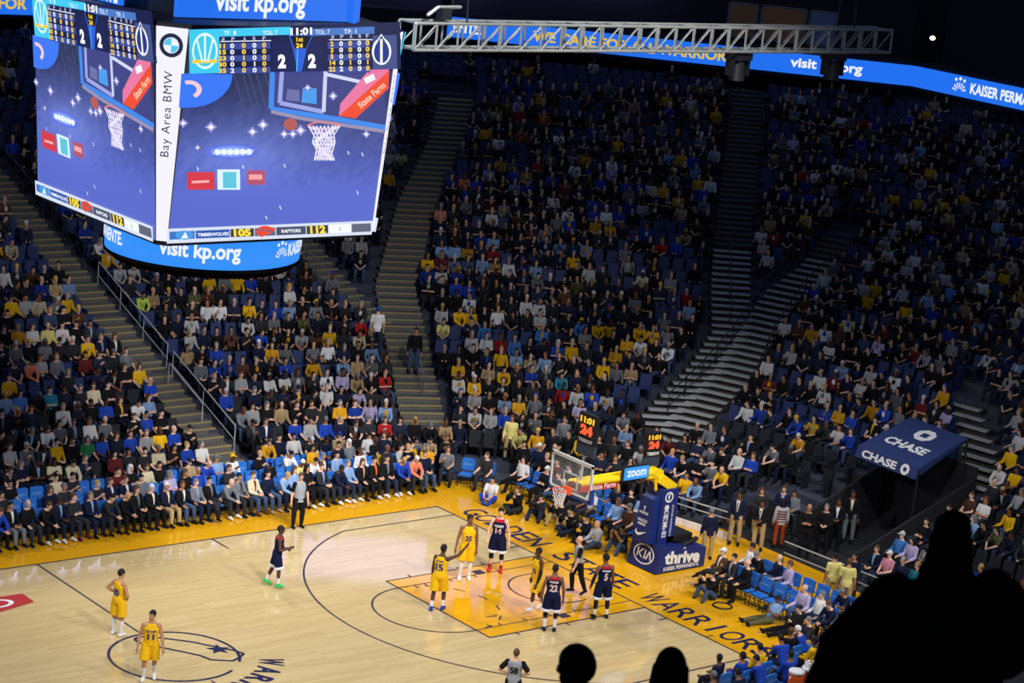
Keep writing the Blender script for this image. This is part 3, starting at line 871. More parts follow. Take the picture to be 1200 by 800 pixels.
for k in range(4):
    p_ = MB(); off = 0.0
    zc = 16.72 - BZ
    yy = -2.26 if k != 3 else -2.85
    x0, x1 = (-2.55, 2.55) if k != 3 else (-2.9, 0.25)
    p_.hull8([turn(q, k) for q in ((x0, yy, zc), (x1, yy, zc), (x1, yy + 0.1, zc), (x0, yy + 0.1, zc), (x0, yy, zc + 1.2), (x1, yy, zc + 1.2), (x1, yy + 0.1, zc + 1.2), (x0, yy + 0.1, zc + 1.2))])
    po = p_.build('upper_display', EBLUE, SB)
    l_ = MB()
    ex, ey = Vector(turn((1, 0, 0), k)), Vector((0, 0, 1))
    put_text(l_, 'visit kp.org' if k != 3 else 'PERMANENTE', turn(((-0.3 if k != 3 else -1.1), yy - 0.02, zc + 0.34), k), ex, ey, 2.5, 0.62, 0.03)
    l_.build('lettering', EWHITE, po)

# ---- lighting truss
TR = bpy.data.objects.new('lighting_truss', None); COL.objects.link(TR); TR.location = (4.2, -2, 16.08); TR.rotation_euler = (0, -0.011, 0)
tag(TR, 'long grey box truss hung high above the court', 'truss')
TM = mat('truss_aluminium', (0.3, 0.32, 0.31), 0.45, 0.5)
TL_, TH = 17.6, 0.66
for y in (-0.33, 0.33):
    for z in (0, TH):
        c_ = MB(); c_.tube([(0, y, z), (TL_, y, z)], 0.04, 8); c_.build('chord', TM, TR)
for side in range(2):
    b_ = MB(); y = -0.33 if side == 0 else 0.33; n = 26
    for i in range(n + 1):
        x = TL_ * i / n; b_.tube([(x, y, 0), (x, y, TH)], 0.03 if i % 4 else 0.055, 6, False)
        if i < n:
            x2 = TL_ * (i + 1) / n; b_.tube([(x, y, 0 if i % 2 == side else 0.0), (x2, y, TH)] if (i + side) % 2 == 0 else [(x, y, 0), (x2, y, TH)], 0.022, 5, False)
    b_.build('lattice', TM, TR)
for z in (0, TH):
    b_ = MB()
    for i in range(27):
        x = TL_ * i / 26; b_.tube([(x, -0.33, z), (x, 0.33, z)], 0.02, 5, False)
        if i < 26: b_.tube([(x, -0.33 if i % 2 else 0.33, z), (TL_ * (i + 1) / 26, 0.33 if i % 2 else -0.33, z)], 0.018, 5, False)
    b_.build('cross_lattice', TM, TR)
for x in (1.6, 15.9):
    for y in (-0.33, 0.33):
        c_ = MB(); c_.tube([(x, y, TH), (x, y * 0.2, TH + 9)], 0.025, 6); c_.build('hanging_cable', DARKSTEEL, TR)
for i, (x, lab) in enumerate(((11.65, 'black stage light hanging under the middle of the truss'), (15.55, 'black stage light hanging under the truss near its outer end'))):
    t = bpy.data.objects.new('stage_light', None); COL.objects.link(t); t.location = (4.2 + x, -2, 16.02 + x * 0.011); tag(t, lab, 'stage light', 'stage lights under the truss')
    a = MB(); a.box((0, 0, -0.1), (0.62, 0.5, 0.2)); a.build('clamp_box', BLACK, t)
    a = MB()
    for s in (-1, 1): a.box((s * 0.3, 0, -0.4), (0.08, 0.3, 0.5))
    a.build('yoke', BLACK, t)
    a = MB(); a.loft([[(0.2 * math.cos(R(30 * j)), 0.2 * math.sin(R(30 * j)), -0.25) for j in range(12)], [(0.24 * math.cos(R(30 * j)), 0.24 * math.sin(R(30 * j)), -0.78) for j in range(12)]]); a.build('lamp_head', BLACK, t)
t = bpy.data.objects.new('rigging_motor', None); COL.objects.link(t); t.location = (5.3, -2, 16.82); tag(t, 'small rigging hoist on the scoreboard end of the truss', 'hoist')
a = MB(); a.box((0, 0, 0.14), (0.3, 0.25, 0.28)); a.build('motor_case', DARKSTEEL, t)
a = MB(); a.tube([(-0.5, 0, 0.1), (-0.2, 0, 0.3), (0.5, 0, 0.32)], 0.05, 6); a.build('arm', TM, t)
# small lamps in the dark
for loc, lab, col, s in (((51.6, 21.0, 14.1), 'tiny warm lamp glowing on the dark upper deck wall', (1.0, 0.75, 0.4), 5), ((9.0, 31.1, 7.9), 'small white lamp glowing beside the left stairs', (1, 0.95, 0.9), 6)):
    t = bpy.data.objects.new('wall_lamp', None); COL.objects.link(t); t.location = loc; tag(t, lab, 'lamp')
    a = MB(); a.ellipsoid((0, 0, 0), (0.13, 0, 0), (0, 0.13, 0), (0, 0, 0.1)); a.build('bulb', mat('lamp_glow_%d' % s, col, 0.4, emit=s), t, True)
    a = MB(); a.tube([(0, 0, 0), (0.1, 0.1, -0.9 if s == 6 else 0.3)], 0.03, 6); a.build('bracket', BLACK, t)

# ---- basket support
ST = bpy.data.objects.new('basket_support', None); COL.objects.link(ST); ST.location = (17.5, 0.2, 0)
tag(ST, 'tall wheeled basket support with navy pads, yellow arm and glass backboard', 'basketball hoop')
SO = Vector((17.5, 0.2, 0)); L_ = lambda x, y, z: Vector((x, y, z)) - SO
a = MB(); a.hull8([L_(16.55, 0.85, 0.04), L_(16.55, -0.45, 0.04), L_(18.62, -0.45, 0.04), L_(18.62, 0.85, 0.04), L_(16.72, 0.85, 0.92), L_(16.72, -0.45, 0.92), L_(18.62, -0.45, 0.66), L_(18.62, 0.85, 0.66)])
base_o = a.build('base', NAVY, ST)
k_ = MB(); fx = Vector((0, -1, 0)); fu = Vector((0.17, 0, 0.88)).normalized(); fo = L_(16.63, 0.2, 0.48)
disc(k_, fo, fx, fu, 0.46, 0.31, 40, r0=0.88, lift=0.02)
for pts in ([(-0.3, -0.13), (-0.3, 0.15), (-0.24, 0.15), (-0.24, -0.13)], [(-0.24, 0.0), (-0.1, 0.15), (-0.02, 0.15), (-0.17, 0.0)], [(-0.2, 0.02), (-0.02, -0.13), (-0.1, -0.13), (-0.24, -0.02)], [(0.02, -0.13), (0.02, 0.15), (0.08, 0.15), (0.08, -0.13)], [(0.1, -0.13), (0.2, 0.15), (0.25, 0.15), (0.16, -0.13)], [(0.3, -0.13), (0.2, 0.15), (0.26, 0.15), (0.36, -0.13)]):
    k_.poly([fo + fx * x + fu * y + fx.cross(fu) * 0.02 for x, y in pts])
k_.build('oval_logo', WHITEP, base_o)
k_ = MB(); put_text(k_, 'thrive', L_(17.62, -0.46, 0.47), (1, 0, -0.06), (0, 0, 1), 1.5, 0.42, 0.05, lift=0.01); put_text(k_, 'KAISER PERMANENTE.', L_(17.62, -0.46, 0.16), (1, 0, 0), (0, 0, 1), 1.5, 0.13, 0.02, lift=0.01)
k_.poly([L_(17.66 + x, -0.475, 0.72 + y) for x, y in ((-0.07, -0.02), (0, 0.08), (0.07, -0.02), (0, 0.03))])
k_.build('base_lettering', WHITEP, base_o)
a = MB(); a.box(L_(17.65, 0.2, 0.99), (1.1, 0.8, 0.2)); a.tube([L_(17.4, 0.0, 0.8), L_(18.2, -0.1, 0.95), L_(18.5, 0.2, 0.85)], 0.06, 6); a.tube([L_(17.8, -0.3, 0.8), L_(18.3, -0.3, 0.92)], 0.08, 6); a.build('weights', BLACK, ST)
a = MB()
for x, y in ((16.95, 0.7), (16.95, -0.3), (18.4, 0.7), (18.4, -0.3)): a.tube([L_(x, y - 0.04, 0.08), L_(x, y + 0.04, 0.08)], 0.08, 10)
a.build('wheels', BLACK, ST)
a = MB(); a.hull8([L_(16.72, 0.5, 0.85), L_(16.72, -0.2, 0.85), L_(17.4, -0.2, 0.85), L_(17.4, 0.5, 0.85), L_(16.72, 0.5, 2.62), L_(16.72, -0.2, 2.62), L_(17.4, -0.2, 2.62), L_(17.4, 0.5, 2.62)])
pil = a.build('pillar_pad', NAVY, ST)
a = MB(); a.hull8([L_(16.36, 0.55, 0.9), L_(16.36, -0.12, 0.9), L_(16.8, -0.12, 0.9), L_(16.8, 0.55, 0.9), L_(16.52, 0.5, 2.3), L_(16.52, -0.12, 2.3), L_(16.8, -0.12, 2.4), L_(16.8, 0.5, 2.4)])
fp = a.build('front_pad', NAVY, ST)
k_ = MB(); ft = Vector((0.16, 0, 1.4)).normalized(); q0 = L_(16.375, 0.21, 1.2)
sw = [(-0.24, 0.03), (-0.2, -0.06), (-0.1, -0.1), (0.02, -0.07), (0.26, 0.09), (-0.02, 0.0), (-0.12, -0.015), (-0.17, 0.02), (-0.16, 0.09)]
n_ = Vector((0, -1, 0)).cross(ft)
k_.poly([q0 + Vector((0, -1, 0)) * x + ft * y + n_ * 0.02 for x, y in sw])
put_text(k_, 'ORACLE\nARENA', q0 + ft * 0.34, (0, -1, 0), ft, 0.42, 0.2, 0.03, lift=0.03)
put_text(k_, 'T', q0 + ft * 0.76, (0, -1, 0), ft, 0.1, 0.15, 0.04, lift=0.03); put_text(k_, 'WARRIORS', q0 + ft * 0.63, (0, -1, 0), ft, 0.4, 0.08, 0.02, lift=0.03)
k_.build('pad_lettering', WHITEP, fp)
k_ = MB(); sx, su = Vector((1, 0, 0)), Vector((0, 0, 1)); q0 = L_(17.04, -0.21, 1.0)
disc(k_, q0 + Vector((-0.04, 0, 1.38)), sx, su, 0.17, 0.17, 24, r0=0.72, lift=0.01); put_text(k_, 'f', q0 + Vector((-0.04, 0, 1.38)), sx, su, 0.1, 0.2, 0.03, lift=0.012)
put_text(k_, '贵\n州\n茅\n台', q0 + Vector((-0.1, 0, 0.62)), sx, su, 0.22, 1.05, 0.02, lift=0.012)
co, fs = text_fit('KWEICHOW MOUTAI', 1.0, 0.07, 0.01); k_.add([q0 + Vector((0.16 + -v[1], -0.012, 0.62 + v[0])) for v in co], fs)
k_.build('pillar_lettering', WHITEP, pil)
# yellow arm
a = MB()
for y in (0.03, 0.37): a.tube([L_(17.3, y, 2.5), L_(17.05, y, 2.75), L_(16.35, y, 3.16), L_(15.6, y, 3.12), L_(13.35, y * 0.7 + 0.05, 3.12)], 0.1, 8)
a.box(L_(16.35, 0.2, 3.1), (0.9, 0.5, 0.2)); a.box(L_(17.0, 0.2, 2.78), (0.75, 0.62, 0.3), Matrix.Rotation(R(32), 3, 'Y')); a.tube([L_(16.6, 0.0, 2.6), L_(16.5, 0.0, 3.1)], 0.05, 6)
arm = a.build('yellow_arm', YELLOWP, ST)
a = MB(); a.box(L_(14.15, 0.2, 2.98), (1.7, 0.4, 0.24)); ap = a.build('red_arm_pad', REDPAD, ST)
k_ = MB(); put_text(k_, 'State Farm', L_(14.4, -0.01, 2.98), (1, 0, 0), (0, 0, 1), 1.0, 0.17, 0.03, lift=0.012); k_.build('arm_lettering', mat('pale_pink_print', (0.8, 0.6, 0.58), 0.5), ap)
a = MB(); a.box(L_(15.55, -0.1, 3.3), (1.05, 0.12, 0.46)); zs = a.build('sign_box', BLACK, ST)
a = MB(); a.box(L_(15.55, -0.165, 3.3), (0.98, 0.02, 0.38)); zf = a.build('sign_face', emit('sign_blue', (60, 160, 245), 1.0), zs)
k_ = MB(); put_text(k_, 'zoom', L_(15.55, -0.18, 3.3), (1, 0, 0), (0, 0, 1), 0.78, 0.2, 0.03, lift=0.005); k_.build('sign_lettering', EWHITE, zs)
# backboard
BXX = 13.106; GL = mat('backboard_glass', (0.75, 0.85, 0.9), 0.05, alpha=0.1)
a = MB(); a.box(L_(BXX, 0, 3.44), (0.03, 1.8, 1.05)); bb = a.build('backboard_glass', GL, ST)
BFR = mat('backboard_white', s2l(205, 208, 205), 0.5)
a = MB()
for y in (-0.89, 0.89): a.box(L_(BXX - 0.01, y, 3.435), (0.06, 0.06, 1.07))
for z, h_ in ((3.94, 0.1), (2.93, 0.06)): a.box(L_(BXX - 0.01, 0, z), (0.06, 1.84, h_))
a.build('backboard_frame', BFR, ST)
a = MB()
for y in (-0.3, 0.3): a.box(L_(BXX - 0.025, y, 3.28), (0.012, 0.05, 0.46))
for z in (3.06, 3.5): a.box(L_(BXX - 0.025, 0, z), (0.012, 0.6, 0.05))
a.build('target_square', BFR, ST)
a = MB(); a.box(L_(BXX + 0.03, 0, 2.86), (0.14, 1.9, 0.1)); a.box(L_(BXX + 0.03, -0.93, 3.05), (0.14, 0.06, 0.4)); a.box(L_(BXX + 0.03, 0.93, 3.05), (0.14, 0.06, 0.4)); a.build('edge_pad', mat('blue_edge_pad', s2l(30, 60, 140), 0.5), ST)
a = MB(); a.box(L_(BXX + 0.16, 0, 3.08), (0.2, 0.36, 0.24)); a.build('mount', mat('mount_grey', s2l(120, 60, 40), 0.5), ST)
a = MB(); rc = L_(HX, 0, 3.05); n = 28
a.tube([rc + Vector((0.2286 * math.cos(2 * math.pi * i / n), 0.2286 * math.sin(2 * math.pi * i / n), 0)) for i in range(n + 1)], 0.014, 6, False)
a.box(rc + Vector((0.29, 0, -0.06)), (0.12, 0.24, 0.22)); a.build('rim', ORANGE, ST)
a = MB(); n = 12
for i in range(n):
    for sg in (1, -1):
        pts = []
        for j in range(6):
            f = j / 5; rr_ = 0.22 - 0.1 * math.sin(f * 1.45); t = 2 * math.pi * (i + sg * j * 0.55) / n
            pts.append(rc + Vector((rr_ * math.cos(t), rr_ * math.sin(t), -0.02 - 0.46 * f)))
        a.tube(pts, 0.0095, 4, False)
a.build('net', mat('net_cord', (0.8, 0.78, 0.74), 0.8), ST)


def clock(name, o, ex, w, h, sponsor, lower):
    ex = Vector(ex).normalized(); ez = Vector((0, 0, 1)); n = ex.cross(ez); o = Vector(o) - SO
    M = Matrix((ex, -n, ez)).transposed()
    c = MB(); c.box(o, (w, 0.14, h), M); co_ = c.build(name, BLACK, ST)
    k = MB(); put_text(k, '11:01', o + ez * h * 0.23 + n * 0.08, ex, ez, w * 0.8, h * 0.28, 0.05); k.build('time_digits', mat('amber_digits', (1.0, 0.55, 0.03), emit=1.3), co_)
    k = MB(); put_text(k, '24', o - ez * h * 0.2 + n * 0.08, ex, ez, w * 0.72, h * 0.44, 0.07); k.build('shot_digits', mat('red_digits', (1.0, 0.1, 0.03), emit=1.3), co_)
    k = MB(); k.box(o - ez * (h * 0.5 + 0.11), (w, 0.12, 0.2), M); lb = k.build('clock_label', BLACK, co_)
    k = MB(); put_text(k, sponsor, o - ez * (h * 0.5 + 0.11) + n * 0.08, ex, ez, w * 0.82, 0.1, 0.03); k.build('label_lettering', WHITEP, co_)
    if lower:
        k = MB(); k.box(o - ez * (h * 0.5 + 0.22 + lower / 2), (w * 1.05, 0.1, lower), M); k.build('lower_panel', mat('smoked_panel', (0.04, 0.05, 0.08), 0.2), co_)


clock('shot_clock', (13.62, 0.05, 4.9), (0, -1, 0), 0.76, 0.7, 'TISSOT', 0.34)
clock('spare_clock', (16.85, 0.62, 3.95), (1, -0.12, 0), 0.56, 0.56, 'TISSOT', 0.28)
a = MB(); a.tube([L_(17.1, 0.62, 2.55), L_(17.15, 0.7, 3.1), L_(17.18, 0.72, 3.9)], 0.045, 8); a.tube([L_(13.62, 0.15, 3.1), L_(13.68, 0.15, 4.9)], 0.04, 8); a.build('clock_post', RAILM, ST)

# ---- canopy over the tunnel
CP = bpy.data.objects.new('canopy', None); COL.objects.link(CP); CP.location = (25.2, -1.7, 0); tag(CP, 'navy sponsor canopy stretched over the tunnel mouth in the right stands', 'canopy')
O2 = Vector((25.2, -1.7, 0)); q = lambda x, y, z: Vector((x, y, z)) - O2
CNV = mat('navy_canvas', s2l(34, 52, 104), 0.7)
f0, f1, b0, b1 = q(25.2, -0.35, 3.24), q(25.15, -2.98, 3.22), q(27.75, -0.28, 3.94), q(27.6, -2.82, 3.92); dn = Vector((0, 0, -0.05))
a = MB(); a.hull8([f0 + dn, f1 + dn, b1 + dn, b0 + dn, f0, f1, b1, b0]); top_c = a.build('roof_cloth', CNV, CP)
v = Vector((-0.12, 0, -0.36)); a = MB(); a.hull8([f0 + v, f1 + v, f1 + v + Vector((0.04, 0, 0)), f0 + v + Vector((0.04, 0, 0)), f0, f1, f1 + Vector((0.04, 0, 0)), f0 + Vector((0.04, 0, 0))]); val = a.build('front_valance', CNV, CP)
v2 = Vector((0, -0.06, -0.3)); a = MB(); a.hull8([f1 + v, f1 + v + Vector((0, .04, 0)), b1 + Vector((0, .04, -.05)), b1 + Vector((0, 0, -.05)), f1, f1 + Vector((0, .04, 0)), b1 + Vector((0, .04, 0)), b1]); a.build('side_valance', CNV, CP)


def chase_mark(k, o, ex, ey, r):
    n = ex.cross(ey)
    oc = lambda rr_, i: o + (ex * math.cos(R(22.5 + 45 * i)) + ey * math.sin(R(22.5 + 45 * i))) * rr_ + n * 0.012
    sq = lambda i: o + (ex * (1 if i in (0, 3) else -1) + ey * (1 if i in (0, 1) else -1)) * r * 0.36 + n * 0.012
    for i in range(4):
        k.poly([sq(i), oc(r, 2 * i), oc(r, 2 * i + 1), oc(r, 2 * i + 1) * 0 + sq((i + 1) % 4)])
    for i in range(4): k.poly([sq((i + 1) % 4), oc(r, 2 * i + 1), oc(r, (2 * i + 2) % 8)])


k_ = MB(); ex, ey = (f1 - f0).normalized(), (b0 - f0).normalized(); ctr = (f0 + f1 + b0 + b1) / 4
put_text(k_, 'CHASE', ctr - ey * 0.38 + ex * 0.0, ex, ey, 1.75, 0.46, 0.04, lift=0.015); chase_mark(k_, ctr + ey * 0.55, ex, ey, 0.4); k_.build('roof_lettering', WHITEP, top_c)
k_ = MB(); ey = (-v).normalized(); mid = (f0 + f1) / 2 + v / 2
put_text(k_, 'CHASE', mid - ex * 0.3 - ex.cross(ey) * 0.0, ex, ey, 1.5, 0.26, 0.04, lift=0.02); chase_mark(k_, mid + ex * 0.82 + ex.cross(ey) * 0.008, ex, ey, 0.19); k_.build('valance_lettering', WHITEP, val)
for pt in (f0, f1, b0, b1):
    a = MB(); a.tube([pt - Vector((0, 0, 0.05)), Vector((pt.x, pt.y, 0.0 if pt in (f0, f1) else 1.5))], 0.04, 6); a.build('post', BLACK, CP)

# ================================================================== PEOPLE: figures
def vec(*a): return Vector(a)


class Fig:
    """joint positions of one posed body; it faces +Y, its right side is +X, the origin is on the floor under the hips"""

    def __init__(s, H=1.8, hip=None, lean=0, side=0, twist=0, head=(0, 0), aR=((0.15, 0.05, -1), (0.1, 0.25, -1)), aL=None, lR=((0.03, 0.02, -1), (0.02, -0.04, -1)), lL=None,
                 feet=(8, 8), toe=(0, 0), wide=1.0, curl=0.5):
        k = H / 1.8; s.k = k; s.wide = wide; s.curl = curl
        aL = aL or aR; lL = lL or lR
        s.rot = Matrix.Rotation(-R(lean), 3, 'X') @ Matrix.Rotation(R(side), 3, 'Y')
        s.tw = s.rot @ Matrix.Rotation(R(twist), 3, 'Z')
        leg = {1: lR, -1: lL}; arm = {1: aR, -1: aL}
        s.hipj = {}; s.knee = {}; s.ank = {}; s.toe = {}; s.sh = {}; s.elb = {}; s.wri = {}; s.hd = {}; s.footd = {}
        low = 1e9
        for sd in (1, -1):
            h = vec(0.095 * sd * k, 0, 0); t, c = [vec(sd * d[0], d[1], d[2]).normalized() for d in leg[sd]]
            kn = h + t * 0.43 * k; an = kn + c * 0.42 * k
            s.hipj[sd], s.knee[sd], s.ank[sd] = h, kn, an
            fa = R(feet[0 if sd == 1 else 1]) * sd; tz = R(toe[0 if sd == 1 else 1])
            fd = vec(math.sin(fa) * math.cos(tz), math.cos(fa) * math.cos(tz), -math.sin(tz)); s.footd[sd] = fd
            s.toe[sd] = an + vec(0, 0, -0.055 * k) + fd * 0.17 * k
            low = min(low, an.z - 0.082 * k, s.toe[sd].z - 0.03 * k)
        z = -low if hip is None else hip
        up = vec(0, 0, z)
        for D in (s.hipj, s.knee, s.ank, s.toe):
            for q in D: D[q] = D[q] + up
        s.pel = up
        s.sp = s.rot @ vec(0, 0, 1)
        for sd in (1, -1):
            sh = s.pel + s.tw @ vec(0.172 * sd * k * wide, 0, 0.452 * k); u, f = [vec(sd * d[0], d[1], d[2]).normalized() for d in arm[sd]]
            s.sh[sd] = sh; s.elb[sd] = sh + u * 0.30 * k; s.wri[sd] = s.elb[sd] + f * 0.265 * k; s.hd[sd] = f
        s.neck = s.pel + s.rot @ vec(0, 0.0, 0.515 * k)
        hp = Matrix.Rotation(R(head[0]), 3, 'Z') @ Matrix.Rotation(-R(head[1]), 3, 'X')
        s.hr = Matrix.Rotation(-R(lean * 0.35), 3, 'X') @ hp
        s.hc = s.neck + s.hr @ vec(0, 0.025, 0.168) * k

    def tring(s, t, rx, ry, n=16, yo=0.0, tw=None):
        """one ring of the trunk; t is the height above the hips"""
        k = s.k; f = max(0, min(1, t / 0.45)); M = s.rot.lerp(s.tw, f) if hasattr(s.rot, 'lerp') else (s.tw if f > 0.5 else s.rot)
        c = s.pel + M @ vec(0, yo * k, t * k)
        return [c + M @ vec(rx * k * math.cos(2 * math.pi * j / n), ry * k * math.sin(2 * math.pi * j / n), 0) for j in range(n)]

    TR = [(-0.12, 0.10, 0.085, 0), (-0.05, 0.155, 0.115, -0.01), (0.03, 0.163, 0.118, -0.005), (0.14, 0.145, 0.105, 0.01), (0.26, 0.157, 0.112, 0.012), (0.37, 0.172, 0.115, 0.0), (0.44, 0.175, 0.1, -0.01), (0.475, 0.15, 0.088, -0.014), (0.505, 0.105, 0.075, -0.014), (0.54, 0.062, 0.062, -0.005)]

    def trunk(s, mb, grow=0.0, lo=-9, hi=9, n=16, wx=1.0):
        mb.loft([s.tring(t, (rx + grow) * (s.wide if t > 0.3 else 1) * wx, ry + grow, n, yo) for t, rx, ry, yo in s.TR if lo <= t <= hi])

    def head(s, mb, n=14):
        k = s.k; h = s.hr; c = s.hc
        mb.tube([s.neck - s.sp * 0.05 * k, s.neck + (c - s.neck) * 0.65], [0.062 * k, 0.055 * k], n, False)
        mb.ellipsoid(c + h @ vec(0, -0.012, 0.025) * k, h @ vec(0.074, 0, 0) * k, h @ vec(0, 0.094, 0) * k, h @ vec(0, 0, 0.096) * k, n, 9)
        mb.ellipsoid(c + h @ vec(0, 0.022, -0.05) * k, h @ vec(0.057, 0, 0) * k, h @ vec(0, 0.064, 0) * k, h @ vec(0, 0, 0.072) * k, n, 8)

    def face(s, mb):
        k = s.k; h = s.hr; c = s.hc
        mb.tube([c + h @ vec(0, 0.082, 0.012) * k, c + h @ vec(0, 0.1, -0.018) * k, c + h @ vec(0, 0.103, -0.03) * k], [0.011 * k, 0.014 * k, 0.017 * k], 8)
        mb.ellipsoid(c + h @ vec(0, 0.07, 0.03) * k, h @ vec(0.055, 0, 0) * k, h @ vec(0, 0.02, 0) * k, h @ vec(0, 0, 0.012) * k, 8, 5)
        for sd in (1, -1):
            mb.ellipsoid(c + h @ vec(0.076 * sd, -0.012, -0.005) * k, h @ vec(0.013, 0, 0) * k, h @ vec(0, 0.022, 0) * k, h @ vec(0, 0, 0.034) * k, 8, 6)

    def eyes(s, mb):
        k = s.k; h = s.hr; c = s.hc
        mb.mi = 1
        for sd in (1, -1): mb.ellipsoid(c + h @ vec(0.031 * sd, 0.078, 0.008) * k, h @ vec(0.012, 0, 0) * k, h @ vec(0, 0.006, 0) * k, h @ vec(0, 0, 0.007) * k, 8, 5)
        mb.mi = 2
        mb.ellipsoid(c + h @ vec(0, 0.084, -0.062) * k, h @ vec(0.024, 0, 0) * k, h @ vec(0, 0.006, 0) * k, h @ vec(0, 0, 0.006) * k, 8, 5)
        mb.mi = 0

    def arm(s, mb, sd, grow=0.0, a=0.0, b=2.0, n=10, flat_end=False):
        """from shoulder (0) over the elbow (1) to the wrist (2)"""
        k = s.k; S_, E_, W_ = s.sh[sd], s.elb[sd], s.wri[sd]
        prof = [(0, 0.057), (0.35, 0.05), (0.75, 0.044), (1, 0.041), (1.3, 0.044), (1.7, 0.034), (2, 0.028)]
        at = lambda t: S_.lerp(E_, t) if t <= 1 else E_.lerp(W_, t - 1)
        ts = [a] + [t for t, _ in prof if a < t < b] + [b]
        pts = [(at(t), (np.interp(t, [q for q, _ in prof], [r for _, r in prof]) + grow) * k) for t in ts]
        mb.tube([p for p, _ in pts], [r for _, r in pts], n, 'start' if flat_end else True)

    def leg(s, mb, sd, grow=0.0, a=0.0, b=2.0, n=12, flat_end=False, flare=0.0):
        k = s.k; Hj, K_, A_ = s.hipj[sd], s.knee[sd], s.ank[sd]
        prof = [(0, 0.088), (0.3, 0.084), (0.7, 0.066), (1, 0.056), (1.3, 0.057), (1.7, 0.042), (2, 0.036)]
        at = lambda t: Hj.lerp(K_, t) if t <= 1 else K_.lerp(A_, t - 1)
        ts = [a] + [t for t, _ in prof if a < t < b] + [b]
        pts = [(at(t), (np.interp(t, [q for q, _ in prof], [r for _, r in prof]) + grow + flare * t) * k) for t in ts]
        mb.tube([p for p, _ in pts], [r for _, r in pts], n, 'start' if flat_end else True)

    def foot(s, mb, sd, grow=0.0, n=10):
        k = s.k; A_, T_, fd = s.ank[sd], s.toe[sd], s.footd[sd]
        heel = A_ - fd * 0.045 * k + vec(0, 0, -0.04 * k)
        mb.tube([heel, A_ + fd * 0.05 * k - vec(0, 0, 0.035 * k), T_ - fd * 0.03 * k + vec(0, 0, 0.005)], [(0.042 + grow) * k, (0.042 + grow) * k, (0.036 + grow) * k], n, True, 0.9)
        mb.tube([A_ + vec(0, 0, 0.03 * k), A_ - vec(0, 0, 0.03 * k)], [(0.038 + grow) * k] * 2, n)

    def hand(s, palm, fing, sd, n=6):
        k = s.k; W_, d = s.wri[sd], s.hd[sd].copy(); d.normalize()
        inw = vec(-sd, 0, 0); pn = (inw - d * inw.dot(d))
        if pn.length < 0.3: pn = vec(0, 0, -1) - d * d.z * -1
        pn.normalize(); sdv = d.cross(pn); up = vec(0, 1, 0.3)
        if sdv.dot(up) < 0: sdv = -sdv
        palm.tube([W_ - d * 0.01 * k, W_ + d * 0.045 * k, W_ + d * 0.09 * k], [0.026 * k, 0.034 * k, 0.034 * k], 10)
        c = s.curl
        for i, L in enumerate((0.072, 0.082, 0.076, 0.06)):
            b = W_ + d * 0.088 * k + sdv * (0.027 - 0.018 * i) * k
            d1 = (d + pn * 0.55 * c).normalized(); d2 = (d + pn * 1.6 * c).normalized()
            fing.tube([b, b + d1 * L * 0.5 * k, b + d1 * L * 0.5 * k + d2 * L * 0.5 * k], [0.0098 * k, 0.009 * k, 0.0075 * k], n)
        b = W_ + d * 0.03 * k + sdv * 0.026 * k
        fing.tube([b, b + (sdv * 0.8 + d * 0.5).normalized() * 0.035 * k, b + (sdv * 0.8 + d * 0.5).normalized() * 0.035 * k + (d + pn * 0.3).normalized() * 0.03 * k], [0.013 * k, 0.011 * k, 0.009 * k], n)

    # ---- meshes
    def body_mesh(s, name, voxel=0.011):
        a, f = MB(), MB()
        s.trunk(a); s.head(a); s.face(a)
        for sd in (1, -1):
            s.arm(a, sd); s.leg(a, sd); s.foot(a, sd, -0.008); s.hand(a, f, sd)
        me = remeshed(a, name, voxel)
        s.eyes(f)
        g = f.mesh('x'); bmx = bmesh.new(); bmx.from_mesh(me); bmx.from_mesh(g); bmx.to_mesh(me); bmx.free(); bpy.data.meshes.remove(g)
        me.polygons.foreach_set('use_smooth', [True] * len(me.polygons))
        for m in (SKIN, EYE, LIP): me.materials.append(m)
        return me

    def shirt_mesh(s, name, sleeve=2.0, grow=0.018, voxel=0.013, length=-0.1):
        a = MB(); a.loft([s.tring(length, 0.165 + grow, 0.122 + grow)] + [s.tring(t, (rx + grow) * (s.wide if t > 0.3 else 1), ry + grow, 16, yo) for t, rx, ry, yo in s.TR if length < t <= 0.51])
        if sleeve > 0:
            for sd in (1, -1): s.arm(a, sd, grow * 0.9, 0, sleeve, 10, True)
        else:
            a = MB(); T = [(length, 0.165, 0.122, 0)] + [q for q in s.TR if length < q[0] < 0.44] + [(0.45, 0.125, 0.098, -0.01), (0.495, 0.1, 0.08, -0.012)]
            a.loft([s.tring(t, rx + grow, ry + grow, 16, yo) for t, rx, ry, yo in T])
        me = remeshed(a, name, voxel); me.materials.append(CLOTH); return me

    def legs_mesh(s, name, end=1.93, grow=0.02, flare=0.0, voxel=0.013):
        a = MB(); a.loft([s.tring(t, rx + grow * 0.8, ry + grow * 0.8, 16, yo) for t, rx, ry, yo in s.TR if t < 0.1])
        for sd in (1, -1): s.leg(a, sd, grow, 0, end, 12, True, flare)
        me = remeshed(a, name, voxel); me.materials.append(CLOTH); return me

    def shoes_mesh(s, name, sd, voxel=0.01):
        a = MB(); s.foot(a, sd, 0.006); me = remeshed(a, name, voxel, 1); me.materials.append(CLOTH); return me

    def sock_mesh(s, name, sd, a0=1.5, voxel=0.01, grow=0.006):
        a = MB(); s.leg(a, sd, grow, a0, 2.0, 10); me = remeshed(a, name, voxel, 1); me.materials.append(CLOTH); return me

